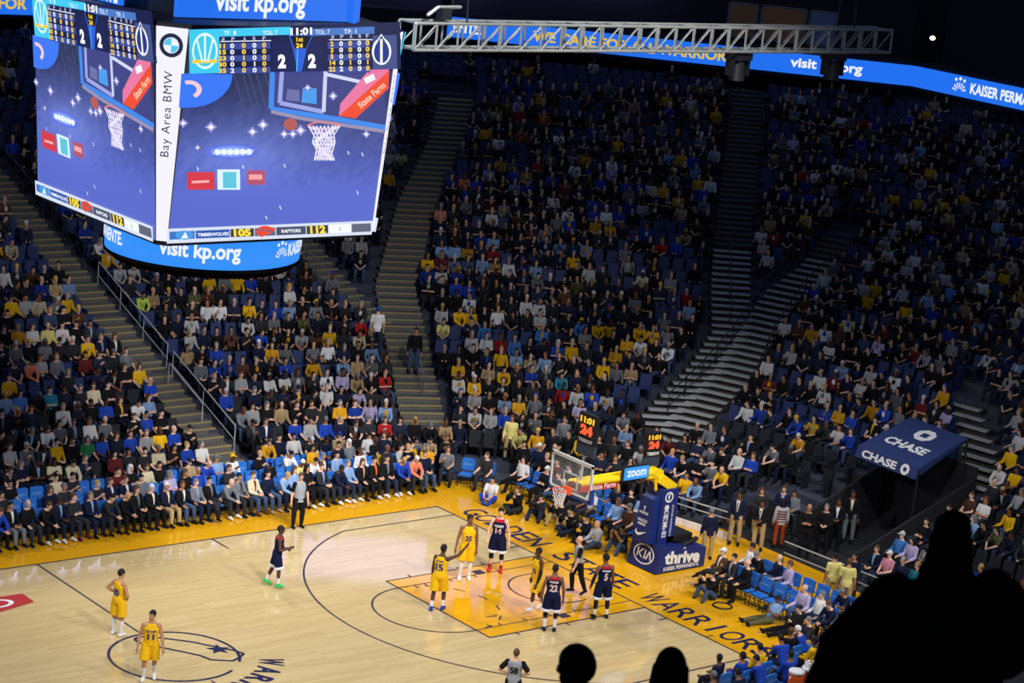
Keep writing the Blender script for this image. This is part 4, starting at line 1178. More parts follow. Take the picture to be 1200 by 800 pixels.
    def hair_mesh(s, name, style='short'):
        k = s.k; h = s.hr; c = s.hc; a = MB()
        g = {'short': 1.08, 'long': 1.14, 'cap': 1.1, 'bald': 1.03, 'afro': 1.2}[style]
        nu, nv = 16, 12; rings = []
        for i in range(1, nv):
            t = math.pi * i / nv; r = []
            for j in range(nu):
                f = 2 * math.pi * j / nu
                p = vec(0.074 * g * math.sin(t) * math.cos(f), 0.094 * g * math.sin(t) * math.sin(f) - 0.012, 0.096 * g * math.cos(t) + 0.025)
                lim = 0.045 + (0.0 if style == 'cap' else 0.0) if p.y > 0.03 else (-0.02 if p.y > -0.04 else -0.06)
                if style == 'long' and p.y < 0.03: lim = -0.06
                if p.z < lim: p = vec(p.x * 0.96, p.y * 0.96, lim)
                r.append(c + h @ p * k)
            rings.append(r)
        a.loft(rings)
        if style == 'long':
            a.tube([c + h @ vec(0, -0.06, 0.02) * k, c + h @ vec(0, -0.085, -0.1) * k, c + h @ vec(0, -0.085, -0.24) * k], [0.08 * k, 0.078 * k, 0.06 * k], 10, True, 0.55)
            for sd in (1, -1): a.tube([c + h @ vec(0.065 * sd, -0.02, 0.03) * k, c + h @ vec(0.077 * sd, -0.02, -0.1) * k, c + h @ vec(0.08 * sd, -0.02, -0.2) * k], [0.03 * k, 0.03 * k, 0.022 * k], 8)
        if style == 'cap':
            a.hull8([c + h @ vec(x, y, z) * k for z in (0.04, 0.052) for x, y in ((-0.07, 0.06), (0.07, 0.06), (0.055, 0.165), (-0.055, 0.165))])
        me = a.mesh(name); me.polygons.foreach_set('use_smooth', [True] * len(me.polygons)); me.materials.append(HAIRM); return me

    def front_mesh(s, name, w=0.055, t0=0.16, t1=0.5, lift=0.0):
        """the strip of shirt that shows between the lapels of an open jacket"""
        a = MB(); rows = []
        for i in range(8):
            t = t0 + (t1 - t0) * i / 7; f = min(1, max(0, t / 0.45)); M = s.tw if f > 0.5 else s.rot
            ry = np.interp(t, [q[0] for q in s.TR], [q[2] for q in s.TR]) + 0.018 + lift; yo = np.interp(t, [q[0] for q in s.TR], [q[3] for q in s.TR])
            ww = w * (0.3 + 0.7 * i / 7)
            rows.append([s.pel + M @ vec(x, yo + ry * math.sqrt(max(0.1, 1 - (x / 0.17) ** 2)) + e, t) * s.k for x, e in ((-ww, 0.0), (-ww / 2, 0.008), (0, 0.011), (ww / 2, 0.008), (ww, 0.0), (0, -0.02))])
        a.loft(rows); me = a.mesh(name); me.materials.append(CLOTH); return me

    def low(s, sleeve=2.0, hair='short'):
        """a light version for the packed crowd: verts, faces and a part number per vertex (0 skin, 1 top, 2 legs, 3 hair)"""
        V, F, P = [], [], []

        def grab(a, part):
            b = len(V); V.extend(a.V); F.extend([tuple(b + i for i in f) for f in a.F]); P.extend([part] * len(a.V))
        a = MB(); s.head(a, 7)
        for sd in (1, -1):
            if sleeve < 2: s.arm(a, sd, 0, 1.0, 2.0, 5)
            a.ellipsoid(s.wri[sd] + s.hd[sd] * 0.06, vec(0.035, 0, 0), vec(0, 0.045, 0), vec(0, 0, 0.045), 6, 4)
        grab(a, 0)
        a = MB(); s.trunk(a, 0.02, -0.12, 0.5, 8)
        for sd in (1, -1): s.arm(a, sd, 0.016, 0, 1.95 if sleeve >= 2 else sleeve, 6)
        grab(a, 1)
        a = MB()
        for sd in (1, -1): s.leg(a, sd, 0.018, 0, 1.95, 6)
        grab(a, 2)
        a = MB(); M = s.rot; a.ellipsoid(s.pel + M @ vec(0, 0.112, 0.33), M @ vec(0.075, 0, 0), M @ vec(0, 0.035, 0), M @ vec(0, 0, 0.13), 6, 4); grab(a, 4)
        if hair:
            a = MB(); c = s.hc; h = s.hr; g = 1.1
            a.ellipsoid(c + h @ vec(0, -0.026, 0.045), h @ vec(0.074 * g, 0, 0), h @ vec(0, 0.088 * g, 0), h @ vec(0, 0, 0.088 * g), 8, 5)
            if hair == 'long': a.tube([c + h @ vec(0, -0.07, 0), c + h @ vec(0, -0.085, -0.2)], [0.085, 0.06], 6)
            grab(a, 3)
        return np.array(V), F, np.array(P)


SK = {'light': s2l(214, 168, 140), 'fair': s2l(226, 184, 158), 'tan': s2l(184, 134, 100), 'brown': s2l(128, 84, 58), 'dark': s2l(84, 54, 40)}
HR = {'black': (0.008, 0.007, 0.007), 'brown': (0.035, 0.02, 0.012), 'blond': s2l(190, 152, 92), 'grey': s2l(150, 148, 145), 'white': s2l(208, 206, 200)}
CC = {'black': (0.008, 0.008, 0.010), 'charcoal': s2l(44, 46, 52), 'grey': s2l(112, 116, 122), 'pale grey': s2l(168, 170, 172), 'navy': s2l(24, 30, 56), 'royal blue': s2l(30, 66, 170), 'light blue': s2l(130, 162, 205),
      'sky blue': s2l(70, 130, 205), 'white': s2l(222, 222, 222), 'yellow': s2l(232, 182, 20), 'gold': s2l(214, 158, 30), 'cream': s2l(214, 204, 170), 'pale yellow': s2l(224, 214, 130), 'tan': s2l(176, 150, 112), 'brown': s2l(92, 62, 44),
      'red': s2l(168, 34, 38), 'maroon': s2l(104, 34, 38), 'green': s2l(40, 120, 76), 'lime': s2l(176, 206, 84), 'teal': s2l(36, 128, 150), 'salmon': s2l(224, 128, 96), 'orange': s2l(214, 112, 40), 'lavender': s2l(178, 168, 206),
      'olive': s2l(92, 92, 60), 'denim': s2l(62, 80, 112), 'pink': s2l(206, 140, 156), 'dark denim': s2l(36, 46, 70), 'khaki': s2l(176, 154, 110)}


def face_to(o, x, y, z, fx, fy):
    o.location = (x, y, z); o.rotation_euler = (0, 0, math.atan2(fy, fx) - math.pi / 2)


def person(fig, name, loc, face, skin, label, cat, group=None, hair=('short', 'black'), top=('black', 2.0), legs=('charcoal', 1.93, 0.0), shoes='black', socks=None, front=None, tie=None, voxel=0.011):
    """one individually posed person; clothing, hair and shoes are its parts"""
    o = link(name, fig.body_mesh(name, voxel)); face_to(o, *loc, *face); o.color = (*SK[skin], 1); tag(o, label, cat, group)

    def part(nm, me, c):
        q = link(nm, me, None, o); q.color = (*(CC.get(c) or HR.get(c) or c), 1); return q
    o_top = None
    if hair: part('hair' if hair[0] != 'cap' else 'cap', fig.hair_mesh('hair', hair[0]), hair[1])
    if top: o_top = part('jersey' if top[1] == 0 else 'top', fig.shirt_mesh('top', top[1], *(top[2:] or ())), top[0])
    if legs: part('shorts' if legs[1] < 1.2 else 'trousers', fig.legs_mesh('legs', legs[1], 0.022, legs[2]), legs[0])
    if front: part('shirt_front', fig.front_mesh('front'), front)
    if tie: part('tie', fig.front_mesh('tie', 0.02, 0.18, 0.46, 0.014), tie)
    for sd in (1, -1):
        if shoes: part('shoe', fig.shoes_mesh('shoe', sd), shoes)
        if socks: part('sock', fig.sock_mesh('sock', sd, socks[1]), socks[0])
    return o, o_top


def on_cloth(o, cloth, fig, items, front=False):
    """lettering laid on the chest or back of a jersey: (text, height above the hips, width, height, colour)"""
    me = cloth.data; bv = BVHTree.FromPolygons([v.co for v in me.vertices], [tuple(p.vertices) for p in me.polygons])
    sg = 1 if front else -1
    for txt, t, w, h, c in items:
        k = MB(); co, fs = text_fit(txt, w, h, 0.04); vs = []
        for x, y, _ in co:
            p = fig.pel + fig.tw @ vec(-x if front else x, 0.8 * sg, t + y) * fig.k
            hit = bv.ray_cast(p, fig.tw @ vec(0, -sg, 0))
            vs.append((hit[0] + fig.tw @ vec(0, 0.006 * sg, 0)) if hit[0] else p - fig.tw @ vec(0, sg * 0.66, 0))
        k.add(vs, fs); q = k.build('number' if txt.isdigit() else 'lettering', CLOTH, cloth); q.color = (*c, 1)


def band(o, fig, name, rings, color, n=20):
    a = MB(); a.loft([fig.tring(t, rx, ry, n, yo) for t, rx, ry, yo in rings]); q = a.build(name, CLOTH, o, True); q.color = (*color, 1); return q

# ================================================================== PLAYERS AND OFFICIALS
az = lambda d: (math.cos(R(d)), math.sin(R(d)))
YEL, NVY = 'yellow', s2l(18, 24, 58)
RED_, BLU = s2l(176, 36, 48), s2l(20, 40, 120)
PG = 'players on the court'


def hems(o, fig, color):
    for sd in (1, -1):
        a = MB(); fig.leg(a, sd, 0.025 + 0.045 * 0.95 + 0.004, 0.84, 0.965, 14, True); me = remeshed(a, 'hem', 0.013); me.materials.append(CLOTH)
        q = link('hem', me, None, o); q.color = (*color, 1)


def sleeve_part(o, fig, sd, a0, b0, color, name='knee_sleeve', arm=False):
    a = MB(); (fig.arm if arm else fig.leg)(a, sd, 0.006, a0, b0, 10); me = remeshed(a, name, 0.011); me.materials.append(CLOTH)
    q = link(name, me, None, o); q.color = (*color, 1)


def player(fig, loc, ang, skin, label, home, number, name, shoes, socks, hair='short', front_txt=None, group=PG):
    o, t = person(fig, 'basketball_player', (*loc, 0), az(ang), skin, label, 'basketball player', group, (hair, 'black') if hair else None,
                  (YEL if home else NVY, 0, 0.018, 0.013, -0.03), (YEL if home else NVY, 0.95, 0.045), shoes, socks)
    c = BLU if home else s2l(232, 232, 236)
    on_cloth(o, t, fig, [(number, 0.22, 0.2 if len(number) > 1 else 0.1, 0.19, c if home else s2l(226, 196, 204))] + ([(name, 0.38, 0.22, 0.05, c)] if name else []))
    on_cloth(o, t, fig, [(number, 0.2, 0.16 if len(number) > 1 else 0.09, 0.15, c if home else s2l(226, 196, 204))] + ([(front_txt, 0.33, 0.24, 0.06, c)] if front_txt else []), True)
    if not home:
        a = MB(); T = [(0.425, 0.138, 0.105, 0), (0.455, 0.125, 0.098, -0.01), (0.497, 0.1, 0.08, -0.012)]
        a.loft([fig.tring(h, rx + 0.024, ry + 0.024, 16, yo) for h, rx, ry, yo in T]); me = remeshed(a, 'yoke', 0.013); me.materials.append(CLOTH); q = link('shoulder_yoke', me, None, o); q.color = (*RED_, 1)
        hems(o, fig, s2l(224, 224, 228))
    return o


f = Fig(H=1.91, twist=-10, head=(-12, 0), aR=((0.45, 0.0, -1), (-0.5, 0.55, -0.5)), aL=((0.7, -0.35, -0.8), (-0.75, 0.5, -0.45)), lR=((0.06, 0.03, -1), (0.02, -0.05, -1)))
player(f, (-0.62, 1.9), 18, 'tan', 'player in yellow number 30 standing on the halfway line, hand on hip', True, '30', None, 'white', ('white', 1.25))
f = Fig(H=1.96, lean=4, head=(-28, -8), aR=((0.28, -0.1, -1), (0.12, 0.3, -1)), aL=((0.3, 0.1, -1), (0.15, 0.35, -1)), lR=((0.04, 0.25, -1), (0.0, -0.15, -1)), lL=((0.05, -0.12, -1), (0.0, -0.5, -1)), toe=(0, 35))
player(f, (-1.5, -1.25), 237, 'tan', 'bearded player in yellow number 11 walking across the centre circle', True, '11', None, 'white', ('white', 1.4), front_txt='THE TOWN')
f = Fig(H=2.02, head=(-20, 5), lean=3, twist=-12, aR=((0.72, 0.6, 0.3), (0.5, 0.6, 0.75)), aL=((0.15, 0.0, -1), (0.05, 0.25, -1)), lR=((0.05, 0.22, -1), (0.02, -0.1, -1)), lL=((0.04, -0.1, -1), (0.02, -0.25, -1)))
player(f, (8.5, -0.06), 38, 'dark', 'player in yellow number 15 reaching an arm out by the free throw line', True, '15', 'JONES', 'royal blue', ('white', 1.6))
f = Fig(H=2.1, head=(18, -4), aR=((0.3, 0.2, -1), (0.18, 0.45, -0.9)), aL=((0.16, -0.02, -1), (0.05, 0.2, -1)), lR=((0.05, 0.1, -1), (0.02, -0.08, -1)), lL=((0.03, -0.02, -1), (0.0, -0.06, -1)))
o = player(f, (10.79, 1.63), 236, 'brown', 'very tall player in yellow number 35 with long white leg sleeves', True, '35', None, 'white', ('white', 1.3))
for sd in (1, -1): sleeve_part(o, f, sd, 0.98, 1.6, s2l(225, 225, 225), 'leg_sleeve')
f = Fig(H=1.98, lean=6, head=(10, -5), aR=((0.2, -0.3, -1), (0.1, 0.2, -1)), aL=((0.15, 0.1, -1), (0.1, 0.35, -0.9)), lR=((0.04, -0.28, -1), (0.0, -0.42, -1)), lL=((0.04, 0.42, -1), (0.0, 0.05, -1)), toe=(30, -8))
o = player(f, (11.0, -1.38), 172, 'dark', 'player in yellow number 23 striding through the key beside the navy 22', True, '23', None, 'white', ('white', 1.55))
sleeve_part(o, f, -1, 0.7, 1.95, (0.012, 0.012, 0.014), 'arm_sleeve', True)
f = Fig(H=2.08, head=(5, 0), aR=((0.3, 0.1, -1), (0.05, 0.4, -1)), aL=((0.32, 0.0, -1), (0.12, 0.3, -1)), lR=((0.09, 0.05, -1), (0.03, -0.05, -1)))
o = player(f, (12.14, 1.86), 222, 'fair', 'player in navy number 14 with red shoes, facing the camera', False, '14', None, s2l(206, 40, 34), (s2l(160, 40, 40), 1.75), 'short', 'WIZARDS')
for sd in (1, -1): sleeve_part(o, f, sd, 0.82, 1.35, (0.012, 0.012, 0.014))
f = Fig(H=2.03, head=(0, 0), aR=((0.3, -0.02, -1), (0.05, 0.12, -1)), aL=((0.3, 0.02, -1), (0.0, 0.15, -1)), lR=((0.07, 0.02, -1), (0.0, -0.04, -1)))
o = player(f, (10.42, -2.72), 52, 'brown', 'player in navy number 22 with his back to the camera at the key edge', False, '22', 'PORTER', 'navy', ('white', 1.45))
for sd in (1, -1): sleeve_part(o, f, sd, 0.8, 1.3, (0.012, 0.012, 0.014))
f = Fig(H=2.01, head=(28, 3), aR=((0.22, 0.1, -1), (0.1, 0.3, -1)), aL=((0.35, 0.0, -1), (0.1, 0.35, -0.9)), lR=((0.12, 0.03, -1), (0.05, -0.05, -1)))
o = player(f, (12.48, -2.55), 66, 'brown', 'player in navy number 5 looking left beside the near lane line', False, '5', 'MORRIS', 'black', ('white', 1.62))
for sd in (1, -1): sleeve_part(o, f, sd, 0.8, 1.55, (0.012, 0.012, 0.014))
sleeve_part(o, f, -1, 0.6, 1.95, (0.02, 0.03, 0.07), 'arm_sleeve', True)
f = Fig(H=1.88, head=(5, -8), lean=5, aR=((0.35, 0.05, -1), (-0.3, 0.9, 0.2)), aL=((0.3, -0.2, -1), (-0.3, 0.75, -0.2)), lR=((0.03, 0.16, -1), (0.0, 0.02, -1)), lL=((0.04, -0.2, -1), (0.0, -0.42, -1)), toe=(0, 30))
player(f, (5.24, 3.31), -32, 'dark', 'player in navy with bright green shoes walking near the sideline', False, '2', None, s2l(40, 190, 90), ('white', 1.6), 'short', 'WIZARDS')
RG = 'referees'
REF = s2l(150, 156, 166)


def referee(fig, loc, ang, skin, label, hair, number):
    o, t = person(fig, 'referee', (*loc, 0), az(ang), skin, label, 'referee', RG, hair, (REF, 0.8), ('black', 1.93, 0.0), 'black')
    for sd in (1, -1):
        a = MB(); fig.arm(a, sd, 0.022, 0, 0.82, 10, 'start'); me = remeshed(a, 'sleeve', 0.013); me.materials.append(CLOTH); q = link('sleeve', me, None, o); q.color = (*CC['black'], 1)
    on_cloth(o, t, fig, [(number, 0.28, 0.2, 0.18, (0.01, 0.01, 0.012))]); return o


f = Fig(H=1.85, head=(-15, 0), aR=((0.25, -0.05, -1), (0.1, 0.2, -1)), aL=((0.28, 0.0, -1), (0.05, 0.3, -1)), lR=((0.1, 0.03, -1), (0.0, -0.05, -1)))
referee(f, (8.81, 7.55), 262, 'light', 'referee in grey and black standing on the far sideline by the chairs', ('short', 'brown'), '17')
f = Fig(H=1.83, lean=5, head=(0, -6), aR=((0.2, -0.2, -1), (0.1, 0.1, -1)), aL=((0.2, 0.25, -1), (0.05, 0.4, -1)), lR=((0.03, 0.3, -1), (0.0, -0.1, -1)), lL=((0.03, -0.22, -1), (0.0, -0.38, -1)), toe=(0, 25))
referee(f, (13.12, -0.71), 158, 'light', 'bald referee in grey and black walking under the basket', None, '43')
f = Fig(H=1.85, wide=1.05, aR=((0.7, -0.25, -0.75), (-0.8, 0.35, -0.35)), lR=((0.1, 0.0, -1), (0.02, -0.03, -1)))
referee(f, (5.62, -6.92), 42, 'light', 'referee number 58 with hands on hips at the bottom of the picture', ('short', 'brown'), '58')

# ================================================================== SEATED PROTOTYPES
SEAT_HIP = 0.53
POSE = [
    dict(lean=-4, aR=((0.15, 0.45, -1), (-0.45, 0.9, -0.15))),
    dict(lean=22, aR=((0.12, 0.75, -0.9), (-0.55, 0.75, -0.35)), head=(0, 12)),
    dict(lean=-8, aR=((0.2, 0.35, -1), (-0.95, 0.45, 0.12)), head=(18, -4)),
    dict(lean=2, aR=((0.2, 0.3, -1), (0.05, 1, -0.22)), head=(-22, 0)),
    dict(lean=4, aR=((0.2, 0.5, -0.8), (-0.45, 0.7, 0.75)), aL=((0.15, 0.45, -1), (-0.3, 0.9, -0.1)), head=(8, -6)),
    dict(lean=-10, aR=((0.35, 0.1, -1), (-0.15, 0.95, -0.3)), lR=((0.12, 1, 0.04), (0.02, 0.35, -1)), lL=((-0.25, 1, 0.22), (-0.75, 0.5, -0.55)), head=(-10, 2)),
]
SEATED = []
for i, p in enumerate(POSE):
    kw = dict(hip=SEAT_HIP, lR=((0.14, 1, 0.0), (0.03, 0.08, -1)), H=1.78); kw.update(p); f = Fig(**kw)
    SEATED.append(dict(fig=f, body=f.body_mesh('seated_body', 0.012), long=f.shirt_mesh('long_top', 2.0 - 0.03, 0.02, length=-0.06), short=f.shirt_mesh('short_top', 0.75, 0.018, length=-0.06), legs=f.legs_mesh('trousers_mesh', 1.93),
                       hair={s_: f.hair_mesh('hair_' + s_, s_) for s_ in ('short', 'long', 'cap')}, front=f.front_mesh('front'), shoe=[f.shoes_mesh('shoe', sd) for sd in (1, -1)]))
    a = MB()
    for sd in (1, -1): f.foot(a, sd, 0.008)
    me = remeshed(a, 'footwear', 0.012, 1); me.materials.append(CLOTH); SEATED[-1]['both'] = me


def spawn(name, pr, loc, face, skin, hair, top, legs, label, cat, group, shoes=None, front=None, short=False, dim=1.0):
    """a seated or standing copy: the body and each piece of clothing share the prototype's meshes, colours are their own"""
    o = bpy.data.objects.new(name, pr['body']); COL.objects.link(o); face_to(o, *loc, *face); o.color = (*SK[skin], 1)
    tag(o, label, cat, group)

    def part(nm, me, c):
        q = bpy.data.objects.new(nm, me); COL.objects.link(q); q.parent = o; q.color = (*[v * dim for v in (CC.get(c) or HR.get(c) or c)], 1)
    part('top', pr['short' if short else 'long'], top); part('trousers', pr['legs'], legs)
    if hair: part('cap' if hair[0] == 'cap' else 'hair', pr['hair'][hair[0]], hair[1])
    if front: part('shirt_front', pr['front'], front)
    if shoes == 'plain': part('footwear', pr['both'], 'black')
    elif shoes:
        for me in pr['shoe']: part('shoe', me, shoes)
    return o


ORD = ['first', 'second', 'third', 'fourth', 'fifth', 'sixth', 'seventh', 'eighth', 'ninth', 'tenth', 'eleventh', 'twelfth', 'thirteenth', 'fourteenth', 'fifteenth', 'sixteenth', 'seventeenth', 'eighteenth', 'nineteenth', 'twentieth']
_t = ['twenty', 'thirty', 'forty', 'fifty', 'sixty', 'seventy', 'eighty', 'ninety']
for t_ in _t:
    if t_ != 'twenty': ORD.append(t_[:-1] + 'ieth')
    ORD += [t_ + '-' + w for w in ORD[:9]]
RSKIN = lambda: rnd.choices(['fair', 'light', 'tan', 'brown', 'dark'], [30, 38, 16, 10, 6])[0]


def rhair():
    s_ = rnd.choices(['short', 'long', 'cap', None], [52, 24, 16, 8])[0]
    if s_ is None: return None
    if s_ == 'cap': return (s_, rnd.choice(['black', 'navy', 'royal blue', 'white', 'charcoal', 'yellow', 'grey']))
    return (s_, rnd.choices(['black', 'brown', 'blond', 'grey', 'white'], [34, 38, 10, 12, 6])[0])


def hair_words(h):
    if not h: return 'bald'
    return ('%s cap' % h[1]) if h[0] == 'cap' else '%s %s hair' % (h[0], h[1])


# ================================================================== COURTSIDE CHAIRS AND PEOPLE
a = MB(); a.loft([[Vector((x * w, y * 0.9 + 0.03, z)) for x, y in [(0.22, 0.2), (0.22, -0.2), (-0.22, -0.2), (-0.22, 0.2)]] for w, z in ((0.94, 0.375), (1, 0.39), (1, 0.43), (0.93, 0.445))]); CH_SEAT = a.mesh('chair_seat'); CH_SEAT.materials.append(BLUECHAIR)
a = MB(); a.loft([[Vector((x * w, -0.2 - (z - 0.45) * 0.16 + y, z)) for x, y in [(0.23, 0.03), (0.23, -0.03), (-0.23, -0.03), (-0.23, 0.03)]] for w, z in ((0.86, 0.5), (1, 0.53), (1, 0.83), (0.9, 0.88), (0.7, 0.895))]); CH_BACK = a.mesh('chair_back'); CH_BACK.materials.append(BLUECHAIR)
a = MB()
for x in (-0.22, 0.22):
    a.tube([(x, 0.2, 0.0), (x, 0.17, 0.38)], 0.016, 6); a.tube([(x, -0.22, 0.0), (x, -0.18, 0.4), (x, -0.26, 0.86)], 0.016, 6); a.tube([(x, 0.17, 0.36), (x, -0.18, 0.38)], 0.014, 6)
for y in (0.19, -0.21): a.tube([(-0.22, y, 0.12), (0.22, y, 0.12)], 0.012, 6)
CH_FRAME = a.mesh('chair_frame'); CH_FRAME.materials.append(DARKSTEEL)
CH_SEATY = CH_SEAT.copy(); CH_BACKY = CH_BACK.copy()
for m_ in (CH_SEATY, CH_BACKY): m_.materials.clear(); m_.materials.append(mat('yellow_chair_vinyl', s2l(226, 176, 30), 0.5))
CHAIR_TXT = MB(); put_text(CHAIR_TXT, 'WARRIORS', (0, -0.285, 0.7), (-1, 0, 0), (0, -0.16, 1), 0.3, 0.07, 0.02, lift=0.004); put_text(CHAIR_TXT, 'WARRIORS', (0, -0.2, 0.7), (1, 0, 0), (0, -0.16, 1), 0.3, 0.07, 0.02, lift=0.006)
CH_TXT = CHAIR_TXT.mesh('chair_print'); CH_TXT.materials.append(mat('faded_blue_print', s2l(120, 170, 230), 0.6))


def chair(loc, face, label, group, yellow=False):
    t = bpy.data.objects.new('courtside_chair', None); COL.objects.link(t); face_to(t, *loc, *face); tag(t, label, 'chair', group)
    for nm, me in (('seat', CH_SEATY if yellow else CH_SEAT), ('backrest', CH_BACKY if yellow else CH_BACK), ('frame', CH_FRAME)):
        q = bpy.data.objects.new(nm, me); COL.objects.link(q); q.parent = t
        if nm == 'backrest' and not yellow:
            w = bpy.data.objects.new('lettering', CH_TXT); COL.objects.link(w); w.parent = q
    return t


n_spec = 0


def sit(x, y, z, face, skin, hair, top, legs, where, group, shoes='plain', front=None, short=False, pose=None, dim=1.0):
    global n_spec
    n_spec += 1
    i = rnd.randrange(6) if pose is None else pose
    t = ('%s over %s' % (top, front)) if front else '%s top' % top
    lab = 'spectator in %s, %s, %s' % (t, hair_words(hair), where)
    if len(lab.split()) > 16: lab = 'spectator in %s, %s' % (t, where)
    return spawn('spectator', SEATED[i], (x, y, z), face, skin, hair, top, legs, lab, 'spectator', group, shoes, front, short, dim)


# row one along the far sideline, from the left of the frame to the corner: (top, front, trousers, hair, shoes)
ROW1 = [('charcoal', None, 'charcoal', ('short', 'black'), 'black'), ('royal blue', None, 'black', ('short', 'brown'), 'black'), ('black', 'white', 'grey', ('short', 'black'), 'black'), ('black', None, 'charcoal', None, 'black'),
        ('black', None, 'black', ('short', 'brown'), 'white'), ('navy', 'light blue', 'navy', ('cap', 'charcoal'), 'white'), ('charcoal', None, 'charcoal', ('short', 'brown'), 'maroon'), ('navy', 'light blue', 'navy', ('short', 'grey'), 'black'),
        ('charcoal', None, 'charcoal', ('short', 'black'), 'black'), ('black', None, 'black', None, 'black'), ('black', 'grey', 'black', ('long', 'brown'), 'black'), ('black', 'white', 'black', ('short', 'white'), 'black'),
        ('navy', 'cream', 'khaki', ('short', 'white'), 'black'), ('black', 'white', 'denim', ('short', 'brown'), 'black'), ('grey', 'light blue', 'navy', ('short', 'grey'), 'black'), ('black', 'grey', 'charcoal', ('short', 'black'), 'black'),
        ('grey', None, 'charcoal', None, 'white'), ('grey', 'charcoal', 'charcoal', ('short', 'black'), 'black'), ('cream', 'maroon', 'denim', ('short', 'brown'), 'brown'), ('navy', None, 'denim', ('short', 'black'), 'tan'),
        ('light blue', None, 'navy', ('short', 'blond'), 'black'), ('light blue', None, 'charcoal', ('long', 'brown'), 'black'), ('black', None, 'black', ('long', 'black'), 'white'), ('charcoal', 'light blue', 'charcoal', ('short', 'brown'), 'black'),
        ('navy', None, 'dark denim', ('short', 'black'), 'white'), ('light blue', None, 'dark denim', ('short', 'grey'), 'white'), ('black', 'tan', 'black', ('long', 'brown'), 'black'), ('black', 'orange', 'black', ('short', 'black'), 'white'),
        ('black', 'grey', 'dark denim', ('short', 'black'), 'white'), ('royal blue', None, 'black', ('short', 'blond'), 'white'), ('salmon', None, 'charcoal', ('short', 'white'), 'black'), ('navy', None, 'denim', ('short', 'brown'), 'black')]
x = -1.0
for i, (top, fr, lg, hr, sh) in enumerate(ROW1):
    yy = 9.42; fc = (0.25, -1) if i < 28 else (-0.1, -1)
    chair((x, yy, 0), (0, -1), 'blue courtside chair %s from the left in the front sideline row' % ORD[i], 'front sideline chairs')
    sit(x, yy, 0, fc, 'dark' if i in (5, 24) else rnd.choice(['fair', 'light', 'light', 'tan']), hr, top, lg, '%s from left in front sideline row' % ORD[i], 'front sideline row', sh, fr, pose=[0, 1, 0, 3, 1, 0, 2, 0, 1, 1, 0, 0, 0, 3, 0, 5, 1, 0, 0, 3, 1, 0, 2, 0, 1, 0, 3, 0, 0, 1, 1, 0][i])
    x += 0.518
ROW2 = {1: 'grey', 2: 'charcoal', 5: 'navy', 6: 'charcoal', 8: 'charcoal', 9: 'navy', 10: 'navy', 11: 'grey', 13: 'lavender', 14: 'black', 15: 'royal blue', 17: 'charcoal', 20: 'black', 22: 'pale yellow', 23: 'white', 24: 'navy', 25: 'light blue', 27: 'white', 29: 'charcoal', 30: 'pale grey', 31: 'gold'}
x = -0.8
for i in range(32):
    chair((x, 10.4, 0), (0, -1), 'blue courtside chair %s from the left in the second sideline row' % ORD[i], 'second sideline chairs', i == 29)
    if i in ROW2:
        sit(x, 10.4, 0, (0.2, -1), RSKIN(), rhair(), ROW2[i], rnd.choice(['charcoal', 'denim', 'black']), '%s place in the second sideline row' % ORD[i], 'second sideline row', short=i % 2 == 0, front='white' if i in (9, 10, 24) else None)
    x += 0.518
x = -0.6; ROW3 = {0: 'charcoal', 1: 'black', 3: 'black', 6: 'cream', 7: 'charcoal', 10: 'maroon', 11: 'black', 12: 'cream', 13: 'black', 15: 'tan', 16: 'royal blue', 17: 'light blue', 18: 'white', 20: 'black', 22: 'white', 24: 'gold', 26: 'navy', 27: 'grey', 29: 'black', 30: 'white'}
for i in range(31):
    if i in ROW3:
        sit(x, 11.35, 0, (0.15, -1), RSKIN(), rhair(), ROW3[i], rnd.choice(['charcoal', 'denim', 'black']), '%s place in the third sideline row' % ORD[i], 'third sideline row', short=i % 2 == 1)
    chair((x, 11.35, 0), (0, -1), 'blue courtside chair %s from the left in the third sideline row' % ORD[i], 'third sideline chairs')
    x += 0.518
# behind the far half of the baseline: two short rows facing the court, and the corner
i = 0
for rx, grp in ((17.85, 'front far baseline row'), (18.9, 'second far baseline row')):
    for j in range(10):
        y = 2.3 + j * 0.6
        if abs(y - 0.2) < 1: continue
        fc = (-1, -0.1); i += 1
        chair((rx, y, 0), (-1, 0), 'blue chair %s from the basket support in the %s' % (ORD[j], grp), grp + ' chairs')
        if (rx < 18 and j in (2, 8)) or (rx > 18 and j in (4,)): continue
        col = ['brown', 'light blue', 'grey', 'white', 'black', 'navy', 'charcoal', 'black', 'grey', 'white'][j] if rx < 18 else ['gold', 'light blue', 'black', 'navy', 'grey', 'pale yellow', 'black', 'charcoal', 'maroon', 'black'][j]
        sit(rx, y, 0, fc, RSKIN(), rhair(), col, rnd.choice(['charcoal', 'denim', 'black']), '%s from basket support, %s' % (ORD[j], grp), grp, short=j % 3 == 0)
for j in range(8):
    a_ = R(82 - j * 11); x, y = 13.8 + 3.6 * math.cos(a_), 6.9 + 3.6 * math.sin(a_)
    if j < 1 or y < 8.5: continue
    chair((x, y, 0), (-math.cos(a_), -math.sin(a_)), 'blue chair %s in the curved corner row beside the gold chair' % ORD[j], 'corner chairs')
    if j != 4: sit(x, y, 0, (-math.cos(a_), -math.sin(a_)), RSKIN(), rhair(), ['black', 'black', 'gold', 'grey', 'black', 'charcoal', 'black', 'navy'][j], 'charcoal', '%s in the curved corner row' % ORD[j], 'corner row', short=True)
